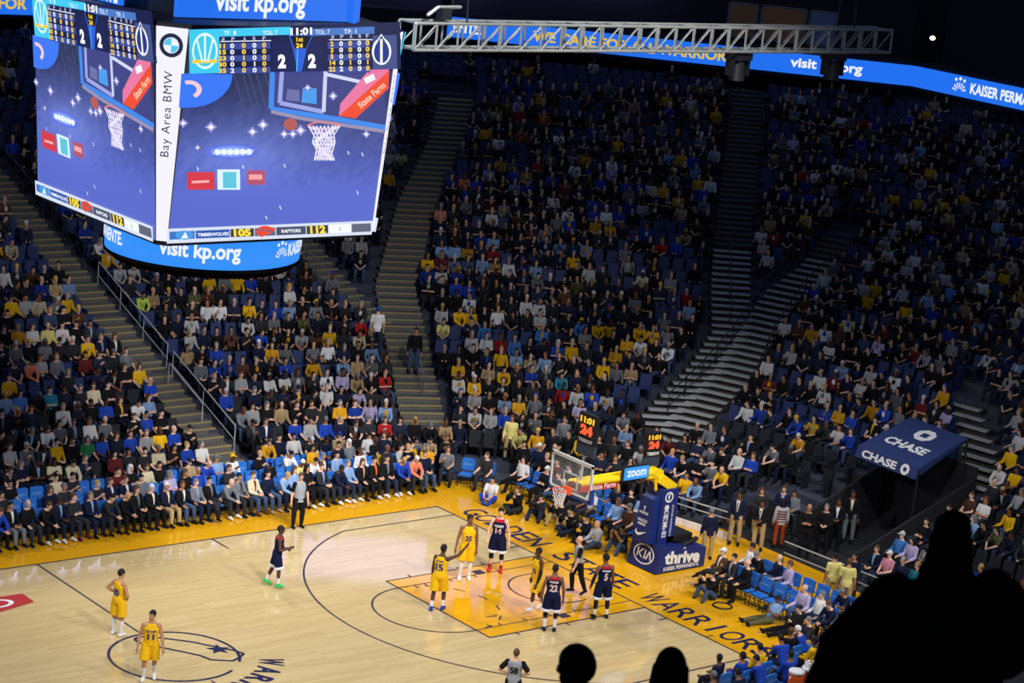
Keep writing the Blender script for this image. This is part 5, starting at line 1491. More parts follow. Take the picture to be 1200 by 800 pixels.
# near half of the baseline
NB1 = [('brown', 'white', 'charcoal', ('cap', 'white')), ('charcoal', 'pale grey', 'charcoal', ('short', 'black')), ('black', None, 'black', None), None, None, None, ('lavender', None, 'denim', None), ('white', None, 'navy', ('short', 'grey')), ('navy', None, 'charcoal', ('short', 'brown')), ('grey', None, 'grey', ('short', 'brown')), None]
NB2 = [('white', None, 'black', ('short', 'black')), ('black', None, 'black', ('short', 'grey')), ('navy', None, 'denim', None), ('lavender', None, 'denim', ('short', 'brown')), None, None, None, ('navy', None, 'navy', ('short', 'grey')), ('charcoal', 'white', 'black', ('short', 'black')), None, ('royal blue', None, 'navy', ('short', 'black'))]
for rx, L, grp in ((17.55, NB1, 'front near baseline row'), (18.75, NB2, 'second near baseline row')):
    for j, q in enumerate(L):
        y = -2.15 - j * 0.58
        chair((rx, y, 0), (-1, 0), 'blue chair %s from the basket support in the %s' % (ORD[j], grp), grp + ' chairs')
        if q: sit(rx, y, 0, (-1, rnd.uniform(-0.1, 0.5)), rnd.choice(['fair', 'light', 'tan']), q[3], q[0], q[2], '%s from basket support, %s' % (ORD[j], grp), grp, 'black', q[1])
# team bench at the near right corner, seen from behind
BEN = [(10.2, -9.35, 'charcoal', 'grey'), (11.0, -9.7, 'navy', 'black'), (11.2, -8.6, 'navy', 'black'), (11.9, -8.7, 'royal blue', 'black'), (12.25, -9.2, 'royal blue', 'black'), (12.8, -8.5, 'yellow', 'black'), (13.2, -9.2, 'royal blue', 'black'),
       (13.9, -8.4, 'royal blue', 'black'), (14.5, -8.0, 'black', 'brown'), (14.6, -8.75, 'yellow', 'black'), (15.0, -8.1, 'royal blue', 'white'), (15.3, -8.85, 'royal blue', 'black'), (15.75, -8.3, 'pale grey', 'brown'), (16.4, -8.45, 'black', 'brown'), (16.75, -7.75, 'royal blue', 'black')]
for j, (x, y, c, h) in enumerate(BEN):
    chair((x, y, 0), (-0.1, 1), 'bench chair %s from the left at the near corner of the court' % ORD[j], 'team bench chairs')
    spawn('bench_player', SEATED[(0, 1, 3)[j % 3]], (x, y, 0), (rnd.uniform(-0.4, 0.2), 1), 'fair' if h == 'white' else rnd.choice(['brown', 'dark', 'tan']), ('short', h), c, 'navy', 'person in %s warm-up, %s from the left on the near team bench' % (c, ORD[j]), 'bench player', 'team bench', 'black')

# ================================================================== PEOPLE ON THE FLOOR AND IN THE TUNNEL
FLOOR_POSE = [dict(hip=0.12, lean=12, lR=((0.5, 1, 0.25), (-0.9, 0.3, -0.38)), aR=((0.2, 0.75, -0.5), (-0.35, 0.5, 0.8)), head=(0, 0)),
              dict(hip=0.12, lean=8, lR=((0.3, 1, 0.75), (0.05, 0.5, -1)), aR=((0.2, 0.8, -0.3), (-0.4, 0.4, 0.8)), head=(0, 5)),
              dict(hip=0.13, lean=-28, lR=((0.15, 1, -0.02), (0.02, 1, -0.1)), aR=((0.2, 0.5, -0.9), (-0.35, 0.8, 0.6)), head=(0, 18), toe=(-50, -50)),
              dict(hip=0.12, lean=5, lR=((0.45, 1, 0.5), (-0.55, 0.5, -0.8)), aR=((0.15, 0.6, -0.9), (-0.4, 0.9, -0.2)), head=(5, 4))]
PHO = []
for p in FLOOR_POSE:
    f = Fig(H=1.78, **p)
    PHO.append(dict(fig=f, body=f.body_mesh('floor_body', 0.012), long=f.shirt_mesh('long_top', 1.97, 0.02, length=-0.06), short=f.shirt_mesh('short_top', 0.75, 0.018, length=-0.06), legs=f.legs_mesh('trousers_mesh', 1.93),
                    hair={s_: f.hair_mesh('hair_' + s_, s_) for s_ in ('short', 'long', 'cap')}, front=f.front_mesh('front'), shoe=[f.shoes_mesh('shoe', sd) for sd in (1, -1)]))
a = MB(); a.box((0, 0, 0), (0.14, 0.09, 0.1)); a.box((0, -0.01, 0.065), (0.06, 0.06, 0.04)); CAMB = a.mesh('camera_body'); CAMB.materials.append(BLACK)
a = MB(); a.tube([(0, 0.04, 0), (0, 0.1, 0), (0, 0.24, 0)], [0.035, 0.04, 0.05], 10, False); CAML = a.mesh('camera_lens'); CAML.materials.append(DARKSTEEL)
FL = [(16.35, 7.35, 3, 'white', 'royal blue', ('short', 'black'), False, 'ball kid in white and blue sitting on the floor at the far corner', (-1, -0.6)),
      (16.55, 6.2, 0, 'black', 'charcoal', ('short', 'brown'), True, 'photographer in black sitting cross-legged, nearest the ball kid', (-1, -0.3)),
      (16.75, 5.3, 1, 'charcoal', 'dark denim', ('cap', 'black'), True, 'photographer in a black cap crouched on the far baseline', (-1, -0.4)),
      (17.0, 4.55, 1, 'black', 'khaki', ('short', 'brown'), False, 'photographer in black top and khaki trousers sitting behind the backboard', (-1, -0.2)),
      (16.75, 3.75, 0, 'black', 'dark denim', ('short', 'black'), True, 'photographer in black sitting left of the pair under the basket', (-1, -0.2)),
      (16.75, 3.0, 0, 'navy', 'black', ('short', 'black'), True, 'photographer in navy sitting under the basket', (-1, -0.1)),
      (16.6, 2.3, 3, 'pale grey', 'denim', None, True, 'bald photographer in jeans sitting beside the basket support', (-1, 0.1)),
      (17.1, 1.65, 1, 'charcoal', 'denim', ('short', 'black'), False, 'person in dark top squatting against the basket support', (-1, 0)),
      (16.75, -2.75, 1, 'black', 'denim', ('short', 'black'), False, 'person in jeans sitting with knees up in front of the near baseline chairs', (-1, 0.15)),
      (16.95, -4.95, 2, 'light blue', 'olive', ('cap', 'navy'), True, 'photographer in light blue lying back with olive trousers stretched out', (-1, 0.25)),
      (16.9, -5.85, 2, 'black', 'black', ('short', 'black'), True, 'photographer in black lying back next to the olive trousers', (-1, 0.25)),
      (16.6, -6.8, 3, 'charcoal', 'khaki', ('short', 'grey'), True, 'photographer in grey kneeling by the near team bench', (-1, 0.3))]
for j, (x, y, pz, c, lg, hr, cm, lab, fc) in enumerate(FL):
    pr = PHO[pz]; o = spawn('ball_kid' if j == 0 else 'photographer', pr, (x, y, 0), fc, RSKIN() if j != 6 else 'light', hr, c, lg, lab, 'ball kid' if j == 0 else 'photographer', 'people sitting on the baseline', 'black', short=j in (0, 7, 9))
    if cm:
        f = pr['fig']; p = (f.wri[1] + f.wri[-1]) / 2 + f.hd[1] * 0.14; M = Matrix.Rotation(o.rotation_euler.z, 4, 'Z'); w = M @ p + Vector((x, y, 0))
        t = bpy.data.objects.new('camera_body', None); COL.objects.link(t); t.name = 'photo_camera'; t.location = w; t.rotation_euler = o.rotation_euler
        tag(t, 'black camera held by the ' + lab.replace(' sitting', '').replace(' crouched', ''), 'camera', 'cameras on the baseline')
        for nm, me in (('camera_body', CAMB), ('camera_lens', CAML)):
            q = bpy.data.objects.new(nm, me); COL.objects.link(q); q.parent = t
SP = dict(aR=((0.2, 0.0, -1), (0.05, 0.3, -1)), lR=((0.08, 0.0, -1), (0.0, -0.03, -1)))
CR = dict(aR=((0.25, 0.2, -1), (-0.95, 0.5, 0.1)), lR=((0.08, 0.0, -1), (0.0, -0.03, -1)))
CL = dict(aR=((0.2, 0.15, -1), (-0.5, 0.75, -0.1)), lR=((0.08, 0.0, -1), (0.0, -0.03, -1)))
STAND = [  # x, y, facing, pose, height, skin, hair, top, front, tie, legs, name, label
    (19.2, 0.05, 62, SP, 1.76, 'tan', ('short', 'grey'), 'navy', None, None, 'khaki', 'security_guard', 'grey-haired guard in navy blazer with his back turned beside the basket support'),
    (21.1, 0.75, 215, SP, 1.9, 'brown', ('short', 'black'), 'navy', 'white', 'navy', 'khaki', 'security_guard', 'tall guard in navy blazer, white shirt and khaki trousers'),
    (21.45, 0.05, 212, CL, 1.78, 'brown', ('short', 'black'), 'black', 'white', 'charcoal', 'khaki', 'security_guard', 'shorter guard in dark blazer clasping hands, next to the tall guard'),
    (22.5, 1.1, 220, CL, 1.74, 'light', ('long', 'brown'), 'charcoal', None, None, 'khaki', 'standing_person', 'woman in dark top and khaki trousers standing behind the two guards'),
    (23.15, 0.75, 215, CL, 1.85, 'fair', ('short', 'brown'), 'navy', 'light blue', None, 'navy', 'standing_person', 'man in navy suit standing behind the striped top'),
    (22.3, -0.05, 60, SP, 1.72, 'brown', ('long', 'black'), 'pale grey', None, None, s2l(150, 66, 30), 'standing_person', 'woman in striped top and rust trousers seen from behind'),
    (22.45, -1.05, 215, CR, 1.84, 'tan', None, 'black', None, None, 'black', 'security_guard', 'bald guard all in black with folded arms'),
    (23.1, -1.2, 215, CL, 1.82, 'fair', ('short', 'grey'), 'black', None, None, 'black', 'security_guard', 'grey-haired guard all in black beside the bald guard'),
    (23.95, -0.95, 215, CL, 1.84, 'brown', ('short', 'black'), 'black', 'white', None, 'black', 'standing_person', 'man in black suit and open white shirt in the tunnel'),
    (25.0, -0.6, 222, SP, 1.88, 'brown', ('short', 'black'), 'black', 'cream', None, 'grey', 'standing_person', 'man in black jacket and grey trousers under the canopy edge'),
    (23.5, 0.6, 215, CL, 1.68, 'tan', ('short', 'black'), 'grey', None, None, 'charcoal', 'standing_person', 'person in grey sweater standing at the tunnel wall'),
    (19.75, -4.7, 60, SP, 1.74, 'tan', ('short', 'black'), 'pale yellow', None, None, 'tan', 'usher', 'usher in pale yellow polo, the left one of the pair behind the blue chairs'),
    (19.75, -5.25, 40, SP, 1.76, 'tan', ('short', 'brown'), 'pale yellow', None, None, 'tan', 'usher', 'usher in pale yellow polo, the right one of the pair behind the blue chairs'),
    (20.3, -4.95, 200, CL, 1.78, 'tan', ('short', 'black'), 'navy', None, None, 'charcoal', 'standing_person', 'man in navy top facing the two yellow ushers'),
    (19.3, -8.25, 140, SP, 1.76, 'tan', ('short', 'black'), 'pale yellow', None, None, 'tan', 'usher', 'usher in pale yellow jacket standing at the end of the blue chairs'),
    (19.85, -8.2, 150, SP, 1.8, 'light', ('cap', 'tan'), 'grey', None, None, 'khaki', 'standing_person', 'man in grey top and tan cap beside the lone yellow usher'),
]
for (x, y, an, ps, H, sk, hr, c, fr, ti, lg, nm, lab) in STAND:
    f = Fig(H=H, **ps)
    o, t = person(f, nm, (x, y, 0), az(an), sk, lab, nm.replace('_', ' '), None, hr, (c, 1.97 if nm != 'usher' else 0.8), (lg, 1.93, 0.0), 'black', None, fr, ti, voxel=0.013)
    if 'striped' in lab:
        for tt in (0.0, 0.09, 0.18, 0.27, 0.36):
            rx, ry = np.interp(tt, [q[0] for q in f.TR], [q[1] for q in f.TR]), np.interp(tt, [q[0] for q in f.TR], [q[2] for q in f.TR])
            band(o, f, 'stripe', [(tt, rx + 0.024, ry + 0.024, 0), (tt + 0.035, rx + 0.025, ry + 0.025, 0)], CC['maroon'])
# two people on the centre stairs, one at the corner in pale yellow, one in grey by the clock
for (px_, py_, an, H, sk, hr, c, lg, sl, nm, lab) in [(18.15, 16.85, 62, 1.85, 'light', ('cap', 'royal blue'), 'white', 'dark denim', 0.8, 'standing_person', 'man in white T-shirt and blue cap climbing the centre stairs'),
                                              (18.75, 15.3, 240, 1.8, 'tan', ('short', 'black'), 'black', 'denim', 1.97, 'standing_person', 'man in black top and jeans standing on the centre stairs'),
                                              (20.6, 8.9, 225, 1.74, 'light', ('short', 'brown'), 'grey', 'denim', 1.97, 'standing_person', 'man in grey sweater standing behind the shot clock'),
                                              (18.95, 9.75, 222, 1.72, 'tan', ('short', 'brown'), 'pale yellow', 'tan', 1.97, 'usher', 'usher in pale yellow jacket standing in the corner stands left of the clock')]:
    f = Fig(H=H, **SP); d = bowl_d(px_, py_); zz = bowl_h(d) + 0.17 if d > 10.8 else 0.0
    if 'clock' in lab: zz = bowl_h(D0 + TREAD * math.floor((d - D0) / TREAD + 0.5))
    person(f, nm, (px_, py_, zz), az(an), sk, lab, nm.replace('_', ' '), None, hr, (c, sl), (lg, 1.93, 0.0), 'black', voxel=0.013)

# drink coolers, their table and the covered cart by the bench
t = bpy.data.objects.new('folding_table', None); COL.objects.link(t); t.location = (13.0, -9.95, 0); tag(t, 'small grey table holding the orange coolers behind the team bench', 'table')
a = MB(); a.box((0, 0, 0.6), (1.3, 0.6, 0.05)); a.build('table_top', mat('grey_table', (0.25, 0.26, 0.28), 0.5), t)
for sx in (-0.58, 0.58):
    for sy in (-0.25, 0.25): a = MB(); a.tube([(sx, sy, 0), (sx, sy, 0.58)], 0.02, 6); a.build('leg', DARKSTEEL, t)
for j, (x, lab) in enumerate(((12.72, 'orange drink cooler with white lid, the left one on the bench table'), (13.22, 'orange drink cooler with white lid and cups, the right one on the bench table'))):
    t = bpy.data.objects.new('drink_cooler', None); COL.objects.link(t); t.location = (x, -9.92, 0.625); tag(t, lab, 'cooler', 'drink coolers')
    cy_ = lambda r, z: [(r * math.cos(R(18 * i)), r * math.sin(R(18 * i)), z) for i in range(20)]
    a = MB(); a.loft([cy_(0.17, 0), cy_(0.19, 0.03), cy_(0.2, 0.38), cy_(0.2, 0.4)]); a.build('body', mat('cooler_orange', s2l(235, 95, 30), 0.45), t, True)
    a = MB(); a.loft([cy_(0.21, 0.4), cy_(0.215, 0.46), cy_(0.19, 0.49), cy_(0.05, 0.5)]); a.build('lid', WHITEP, t, True)
    a = MB(); a.box((0, -0.21, 0.08), (0.05, 0.06, 0.05)); a.build('tap', WHITEP, t)
    for sx in (-1, 1): a = MB(); a.tube([(0.2 * sx, 0, 0.34), (0.25 * sx, 0, 0.3), (0.2 * sx, 0, 0.26)], 0.014, 6); a.build('handle', WHITEP, t)
    if j:
        for k in range(5):
            a = MB(); a.loft([cy_(0.035, 0.5), cy_(0.045, 0.62)]); c_ = a.build('paper_cup', WHITEP); c_.location = (x + 0.12 * math.cos(k * 1.26), -9.92 + 0.12 * math.sin(k * 1.26), 0.625); tag(c_, 'white paper cup standing on the right drink cooler lid', 'cup', 'cups on the cooler')
t = bpy.data.objects.new('equipment_case', None); COL.objects.link(t); t.location = (15.2, -10.3, 0); tag(t, 'large black covered equipment case at the near bench corner', 'case')
a = MB(); a.loft([[Vector((x * w, y * w, z)) for x, y in [(1.0, 0.45), (-1.0, 0.45), (-1.0, -0.45), (1.0, -0.45)]] for w, z in ((1, 0.02), (1.02, 0.5), (0.95, 0.85), (0.8, 0.98))]); a.build('cover', BLACK, t)
a = MB(); a.tube([(-0.7, -0.3, 0.93), (-0.3, 0.1, 1.0), (0.1, 0.1, 1.0)], 0.02, 6); a.build('strap', mat('grey_strap', (0.3, 0.3, 0.3), 0.7), t)
a = MB(); n = 20
a.tube([(16.6 + 0.28 * math.cos(R(18 * i)), -3.35 + 0.28 * math.sin(R(18 * i)), 0.03) for i in range(n + 1)], 0.025, 6); tag(a.build('coiled_cable', BLACK), 'coil of black cable on the gold floor by the jeans sitter', 'cable')

for (x, y, an, sk, hr, c, lab) in [(41.6, 34.4, 228, 'light', ('short', 'brown'), 'cream', 'person in cream top standing on the dark concourse under the letters FOR'), (42.4, 33.6, 200, 'tan', ('short', 'black'), 'light blue', 'person in light blue leaning on the concourse rail beside the cream top'),
                                   (43.4, 32.6, 250, 'fair', ('long', 'blond'), 'tan', 'person in tan standing on the concourse right of the light blue one'), (36.2, 38.6, 230, 'tan', ('short', 'black'), 'brown', 'person in brown standing on the concourse under the scoreboard end of the truss'),
                                   (47.0, 28.4, 225, 'light', ('short', 'grey'), 'pale grey', 'person in pale grey standing at the top of the rear stairs')]:
    person(Fig(H=1.76, **CL), 'concourse_visitor', (x, y, ZTOP), az(an), sk, lab, 'person', 'people on the concourse', hr, (c, 1.97), ('charcoal', 1.93, 0.0), None, voxel=0.02)

# ================================================================== THE STANDS: SEATS AND SPECTATORS
# clothing that stands out in the photo, by place in the bowl: x, y, colour
HINTS = '''10.2,20.9,lime|10.1,22.3,pale grey|12.8,19.9,white|13.4,19.8,white|15.0,20.8,yellow|14.5,19.9,yellow|8.2,22.2,light blue|5.8,20.8,yellow|6.3,20.8,pale grey|7.3,20.9,grey|6.3,22.9,white|7.2,24.1,cream|10.1,26.7,royal blue|10.5,25.5,royal blue|9.9,24.6,light blue|10.3,24.6,white|5.7,19.2,white|6.3,19.2,pale yellow|6.9,18.5,charcoal|8.5,16.9,yellow|5.1,17.5,pale grey|4.6,17.6,salmon|3.7,15.9,sky blue|4.4,16.0,teal|4.4,15.3,white|5.4,16.1,charcoal|6.1,16.0,cream|7.5,15.3,white|8.0,15.2,light blue|6.3,15.0,royal blue|8.1,16.1,royal blue|3.4,14.4,white|4.0,14.4,grey|4.4,14.4,charcoal|5.0,14.3,white|5.6,14.5,grey|7.3,13.8,royal blue|7.8,13.7,royal blue|2.2,13.7,pale grey|2.9,12.9,cream|3.5,13.3,yellow|3.4,12.4,cream|4.6,13.1,green|5.2,13.2,royal blue|5.3,12.5,maroon|6.3,12.3,charcoal|10.3,17.7,light blue|10.8,17.6,tan|10.2,16.8,white|10.8,16.9,grey|11.4,16.9,royal blue|11.6,16.1,royal blue|10.2,19.2,grey|10.7,19.3,black|11.8,19.3,white|3.3,16.7,gold|7.9,12.3,royal blue|8.5,12.3,light blue|9.2,12.6,white|13.8,18.7,white|13.9,17.3,gold|16.4,17.0,yellow|16.9,17.0,charcoal|15.6,16.4,white|14.5,16.6,grey|14.9,16.3,grey|15.0,15.7,gold|15.6,15.7,red|16.0,15.5,light blue|14.3,15.5,teal|13.2,15.8,white|15.1,14.9,lavender|15.6,14.8,tan|14.5,15.0,charcoal|16.7,14.5,red|14.3,14.2,white|15.5,13.0,lavender|14.6,13.3,royal blue|12.9,13.0,pale grey|13.2,12.7,royal blue|12.2,12.9,royal blue|13.1,12.0,tan|10.8,12.2,gold|14.4,11.9,white|15.1,11.8,red|15.8,12.6,light blue|11.5,15.1,grey|11.7,14.4,navy|15.2,19.4,royal blue|15.9,18.8,light blue|16.8,18.6,grey|20.5,16.4,pale yellow|22.4,16.9,yellow|22.4,15.9,sky blue|23.0,15.8,white|23.6,14.1,sky blue|22.5,14.0,sky blue|24.2,13.3,yellow|26.1,13.8,yellow|25.7,14.1,sky blue|26.5,13.3,gold|21.3,13.8,yellow|22.0,13.1,light blue|22.9,12.6,light blue|22.8,11.4,teal|22.0,12.1,royal blue|24.1,11.1,yellow|22.1,10.9,red|22.4,10.5,white|20.2,11.2,gold|20.6,11.0,gold|18.7,11.6,white|19.1,11.3,pale grey|19.5,11.0,royal blue|19.3,12.6,gold|18.8,13.2,white|18.3,12.0,charcoal|23.1,9.9,pale grey|23.4,9.4,pale grey|23.7,9.1,yellow|24.1,8.7,navy|21.8,9.8,lavender|20.0,10.0,grey|18.9,9.4,pale yellow|26.7,12.0,white|27.8,11.0,white|25.3,11.5,gold|26.1,12.0,gold|21.4,15.0,white|21.8,14.7,white|22.2,14.4,red|25.6,18.7,white|24.9,16.3,white|24.9,15.5,white|28.3,18.8,light blue|26.4,20.4,light blue|23.6,20.8,light blue|24.2,20.6,light blue|24.7,20.5,gold|31.2,18.9,tan|29.5,15.2,cream|31.9,20.5,white|33.5,19.9,pale grey|32.5,17.4,red|32.9,17.1,royal blue|35.7,20.7,gold|35.2,21.1,white|32.8,23.4,white|30.5,19.4,gold|30.8,19.2,gold|27.9,24.5,salmon|25.5,23.3,salmon|22.9,20.8,yellow|22.1,20.2,royal blue|22.5,19.1,white|37.5,20.5,gold|37.8,19.9,white|36.4,16.2,white|36.5,15.4,red|35.1,13.4,white|32.6,12.0,royal blue|35.0,11.4,white|36.4,9.9,white|36.6,8.5,white|35.6,7.4,yellow|38.6,7.2,sky blue|41.8,12.3,white|42.9,14.8,gold|44.1,12.6,gold|41.3,9.1,tan|40.2,9.3,pale grey|25.0,25.5,gold|27.0,27.4,cream|26.3,27.7,pale grey|31.2,28.1,gold|32.8,26.9,orange|34.4,27.9,orange|35.9,29.5,gold|39.8,10.3,white|39.1,11.1,white|37.6,10.8,white|31.3,5.6,light blue|31.6,4.8,pale grey|29.6,6.0,white|28.7,4.9,white|31.3,3.6,white|30.2,4.3,white|29.5,2.7,gold|28.7,2.9,royal blue|28.8,3.4,gold|27.2,3.3,yellow|27.0,2.5,white|26.1,3.2,gold|27.6,4.0,royal blue|27.9,3.8,royal blue|32.4,1.6,white|32.3,1.1,gold|34.3,3.8,pale grey|30.0,7.8,white|34.0,4.0,pale grey|26.9,-2.4,yellow|26.9,-3.2,white|27.9,-2.6,teal|27.8,-3.6,white|29.7,-3.0,yellow|28.6,-4.2,yellow|30.5,-2.2,white|27.4,-5.2,pale grey|21.9,3.8,yellow|21.8,2.8,light blue|23.4,3.5,yellow|24.4,3.0,royal blue|24.2,3.8,white|29.2,8.5,white|22.8,-3.8,sky blue|22.3,-3.5,navy|22.5,-4.5,pink|23.5,-5.1,pale grey|26.2,-5.7,yellow|21.6,-6.0,teal|26.2,-5.0,white|23.0,-6.0,royal blue'''

HINT = [(float(a), float(b), c) for a, b, c in (q.split(',') for q in HINTS.split('|'))]
r3 = random.Random(11)
STAIRS = ['left', 'centre', 'rear', 'diagonal', 'right']
seats = []
for k in range(NROW):
    d = D0 + TREAD * k; z = bowl_h(d)
    cuts = [math.atan2(q[1] - BB, q[0] - BA) for q in (at_d(AISLES[n][0], d) for n in STAIRS)]
    num = {}
    for (x, y, fx, fy) in bowl_path(d, 0.53):
        if in_tunnel(x, y) or in_tunnel(x - 0.8, y) or in_tunnel(x, y + 0.6) or in_tunnel(x, y - 0.6) or in_tunnel(x - 0.6, y + 0.6) or in_tunnel(x - 1.0, y + 0.5) or in_tunnel(x - 1.0, y - 0.5) or in_tunnel(x - 0.4, y - 0.75): continue
        if in_aisle(x, y): continue
        if k == 0 and 17 < x < 18.6 and y > 8: continue
        px, py, w = in_view(x, y, z + 0.7)
        th = math.atan2(y - BB, x - BA); sec = sum(1 for n, c in zip(STAIRS, cuts) if th < c and (n != 'right' or d > 17))
        if n_spec and sec < 2 and x < 8.9: sec = 0
        num[sec] = num.get(sec, 0) + 1
        if not (-70 < px < 1270 and 30 < py < 860): continue
        seats.append([k, x, y, z, fx, fy, px, py, w, sec, num[sec]])
tot = {}
for s_ in seats: tot[(s_[0], s_[9])] = max(tot.get((s_[0], s_[9]), 0), s_[10])


def occupancy(k, px, py):
    if py < 105: return 0.3
    if 925 < px < 1012 and 522 < py < 590: return 0.04
    if 750 < px < 862 and 440 < py < 505: return 0.0
    if 690 < px < 825 and 286 < py < 345: return 0.45
    if px < 480 and py < 240: return 0.4
    if px < 260: return 0.55 if py < 340 else 0.78
    if px < 480: return 0.82
    if px < 880: return 0.94 if py > 200 else 0.85
    return 0.75 if py < 260 else 0.88


taken = {}
for hx, hy, c in HINT:
    b = min(seats, key=lambda s_: (s_[1] - hx) ** 2 + (s_[2] - hy) ** 2)
    if (b[1] - hx) ** 2 + (b[2] - hy) ** 2 < 1.2: taken[id(b)] = c
PAL = ['black'] * 38 + ['charcoal'] * 22 + ['navy'] * 20 + ['grey'] * 8 + ['royal blue'] * 7 + ['dark denim'] * 9 + ['brown'] * 4 + ['maroon'] * 3 + ['olive'] * 3 + ['pale grey'] * 4 + ['white'] * 4 + ['yellow'] * 2 + ['gold'] * 2 + ['light blue'] * 3 + ['tan'] * 3 + ['red', 'lavender', 'denim', 'cream']
folk, empty = [], []
for s_ in seats:
    run = random.Random(s_[0] * 7919 + s_[9] * 131 + s_[10] // 4).random()
    p = occupancy(s_[0], s_[6], s_[7]); p = p * (1.08 if run < 0.8 else 0.35)
    c = taken.get(id(s_))
    if c or r3.random() < p: folk.append((s_, c or r3.choice(PAL)))
    else: empty.append(s_)
hid = lambda s_: (s_[6] > 1005 and s_[7] > 700 - (s_[6] - 1005) * 0.55) or (30 < s_[6] < 470 and s_[7] < 318) or not (0 < s_[6] < 1200 and 0 < s_[7] < 800)
folk.sort(key=lambda q: (hid(q[0]), q[0][8]))
MAXP = 300
n_single = max(0, MAXP - n_spec)
SIDE = {0: 'left of left stairs', 1: 'right of left stairs', 2: 'right of centre stairs', 3: 'right of rear stairs', 4: 'right of diagonal stairs', 5: 'right of canopy stairs'}


def place_words(s_):
    n = (tot[(s_[0], 0)] - s_[10]) if s_[9] == 0 else s_[10] - 1
    return 'row %s seat %s %s' % (ORD[s_[0]], ORD[n], SIDE[s_[9]])


for s_, c in folk[:n_single]:
    k, x, y, z, fx, fy = s_[:6]
    sit(x, y, z, (fx + r3.uniform(-0.15, 0.15), fy + r3.uniform(-0.15, 0.15)), RSKIN(), rhair(), c, r3.choice(['black', 'charcoal', 'dark denim', 'denim', 'navy']), place_words(s_), 'spectators in the lower rows', short=r3.random() < 0.35, front=r3.choice(['white', 'grey', 'yellow', 'light blue', 'pale grey']) if c in ('black', 'charcoal', 'navy', 'dark denim') and r3.random() < 0.3 else None, dim=r3.uniform(0.6, 1.0))  # dim darkens the clothing colours at random to suit the dimmer stands
# everyone further up, packed too small to tell apart: one crowd
LOWP = []
for p in POSE:
    for hs in ('short', 'long', 'short', '' if p is POSE[2] else 'short'):
        kw = dict(hip=SEAT_HIP, lR=((0.14, 1, 0.0), (0.03, 0.08, -1)), H=1.78); kw.update(p)
        for sl in (2.0, 0.75): LOWP.append(Fig(**kw).low(sl, hs))
VV, FF, CCN = [], [], []
base = 0
LC = {n: np.array(c) for n, c in CC.items()}
for s_, c in folk[n_single:]:
    k, x, y, z, fx, fy = s_[:6]
    V, F, P = LOWP[r3.randrange(len(LOWP))]
    a_ = math.atan2(fy, fx) - math.pi / 2 + r3.uniform(-0.25, 0.25); ca, sa = math.cos(a_), math.sin(a_); sc = r3.uniform(0.93, 1.05)
    W = np.empty_like(V); W[:, 0] = V[:, 0] * ca - V[:, 1] * sa + x; W[:, 1] = V[:, 0] * sa + V[:, 1] * ca + y; W[:, 2] = V[:, 2] * sc + z
    pal = np.array([SK[RSKIN()], LC[c], LC[r3.choice(['black', 'charcoal', 'dark denim', 'denim'])], HR[r3.choices(['black', 'brown', 'blond', 'grey', 'white'], [34, 38, 8, 10, 4])[0]] if r3.random() < 0.85 else LC[r3.choice(['white', 'royal blue', 'black', 'yellow'])], LC[c] if r3.random() < 0.75 else LC[r3.choice(['white', 'grey', 'gold', 'royal blue', 'pale grey', 'black'])]])
    pal[1:] *= r3.uniform(0.45, 0.95); pal[0] *= r3.uniform(0.6, 0.9); VV.append(W); CCN.append(pal[P]); FF += [tuple(base + i for i in f) for f in F]; base += len(V)  # clothes and skin darkened in colour, by random amounts, for the dim upper rows
if VV:
    VV = np.concatenate(VV); CCN = np.concatenate(CCN)
    me = bpy.data.meshes.new('crowd'); me.from_pydata(VV.tolist(), [], FF)
    at = me.color_attributes.new('tint', 'FLOAT_COLOR', 'POINT'); at.data.foreach_set('color', np.c_[CCN, np.ones(len(CCN))].astype(np.float32).ravel())
    me.polygons.foreach_set('use_smooth', [True] * len(me.polygons))
    tag(link('crowd', me, attrmat('crowd_cloth')), 'dense seated crowd filling the upper rows of the dim stands', 'crowd', kind='stuff')
# seats
a = MB(); a.hull8([(-0.22, -0.18, 0.4), (0.22, -0.18, 0.4), (0.22, 0.2, 0.42), (-0.22, 0.2, 0.42), (-0.22, -0.18, 0.45), (0.22, -0.18, 0.45), (0.21, 0.2, 0.47), (-0.21, 0.2, 0.47)])
a.hull8([(-0.22, -0.26, 0.3), (0.22, -0.26, 0.3), (0.22, -0.2, 0.3), (-0.22, -0.2, 0.3), (-0.2, -0.33, 0.88), (0.2, -0.33, 0.88), (0.2, -0.27, 0.88), (-0.2, -0.27, 0.88)])
a.hull8([(-0.245, -0.22, 0.0), (-0.205, -0.22, 0.0), (-0.205, 0.1, 0.0), (-0.245, 0.1, 0.0), (-0.245, -0.26, 0.62), (-0.205, -0.26, 0.62), (-0.205, 0.14, 0.62), (-0.245, 0.14, 0.62)])
SEATM = a.mesh('arena_seat'); SEATM.materials.append(NAVYSEAT)
SEATB = SEATM.copy(); SEATB.materials.clear(); SEATB.materials.append(mat('black_seat_plastic', (0.014, 0.015, 0.02), 0.5))
empty.sort(key=lambda s_: (hid(s_), s_[8]))
occ = [s_ for s_, c in folk]
single = empty[:230] + occ[:70]
rest = empty[230:] + occ[70:]
em = {id(s_) for s_ in empty}
for s_ in single:
    o = bpy.data.objects.new('arena_seat', SEATB if s_[0] < 5 else SEATM); COL.objects.link(o); face_to(o, s_[1], s_[2], s_[3], s_[4], s_[5])
    tag(o, '%s %s seat, %s' % ('empty' if id(s_) in em else 'occupied', 'black' if s_[0] < 5 else 'navy', place_words(s_)), 'seat', 'arena seats')
SV = np.array([v.co[:] for v in SEATM.vertices]); SF = [tuple(p.vertices) for p in SEATM.polygons]
VV, FF, MI = [], [], []; base = 0
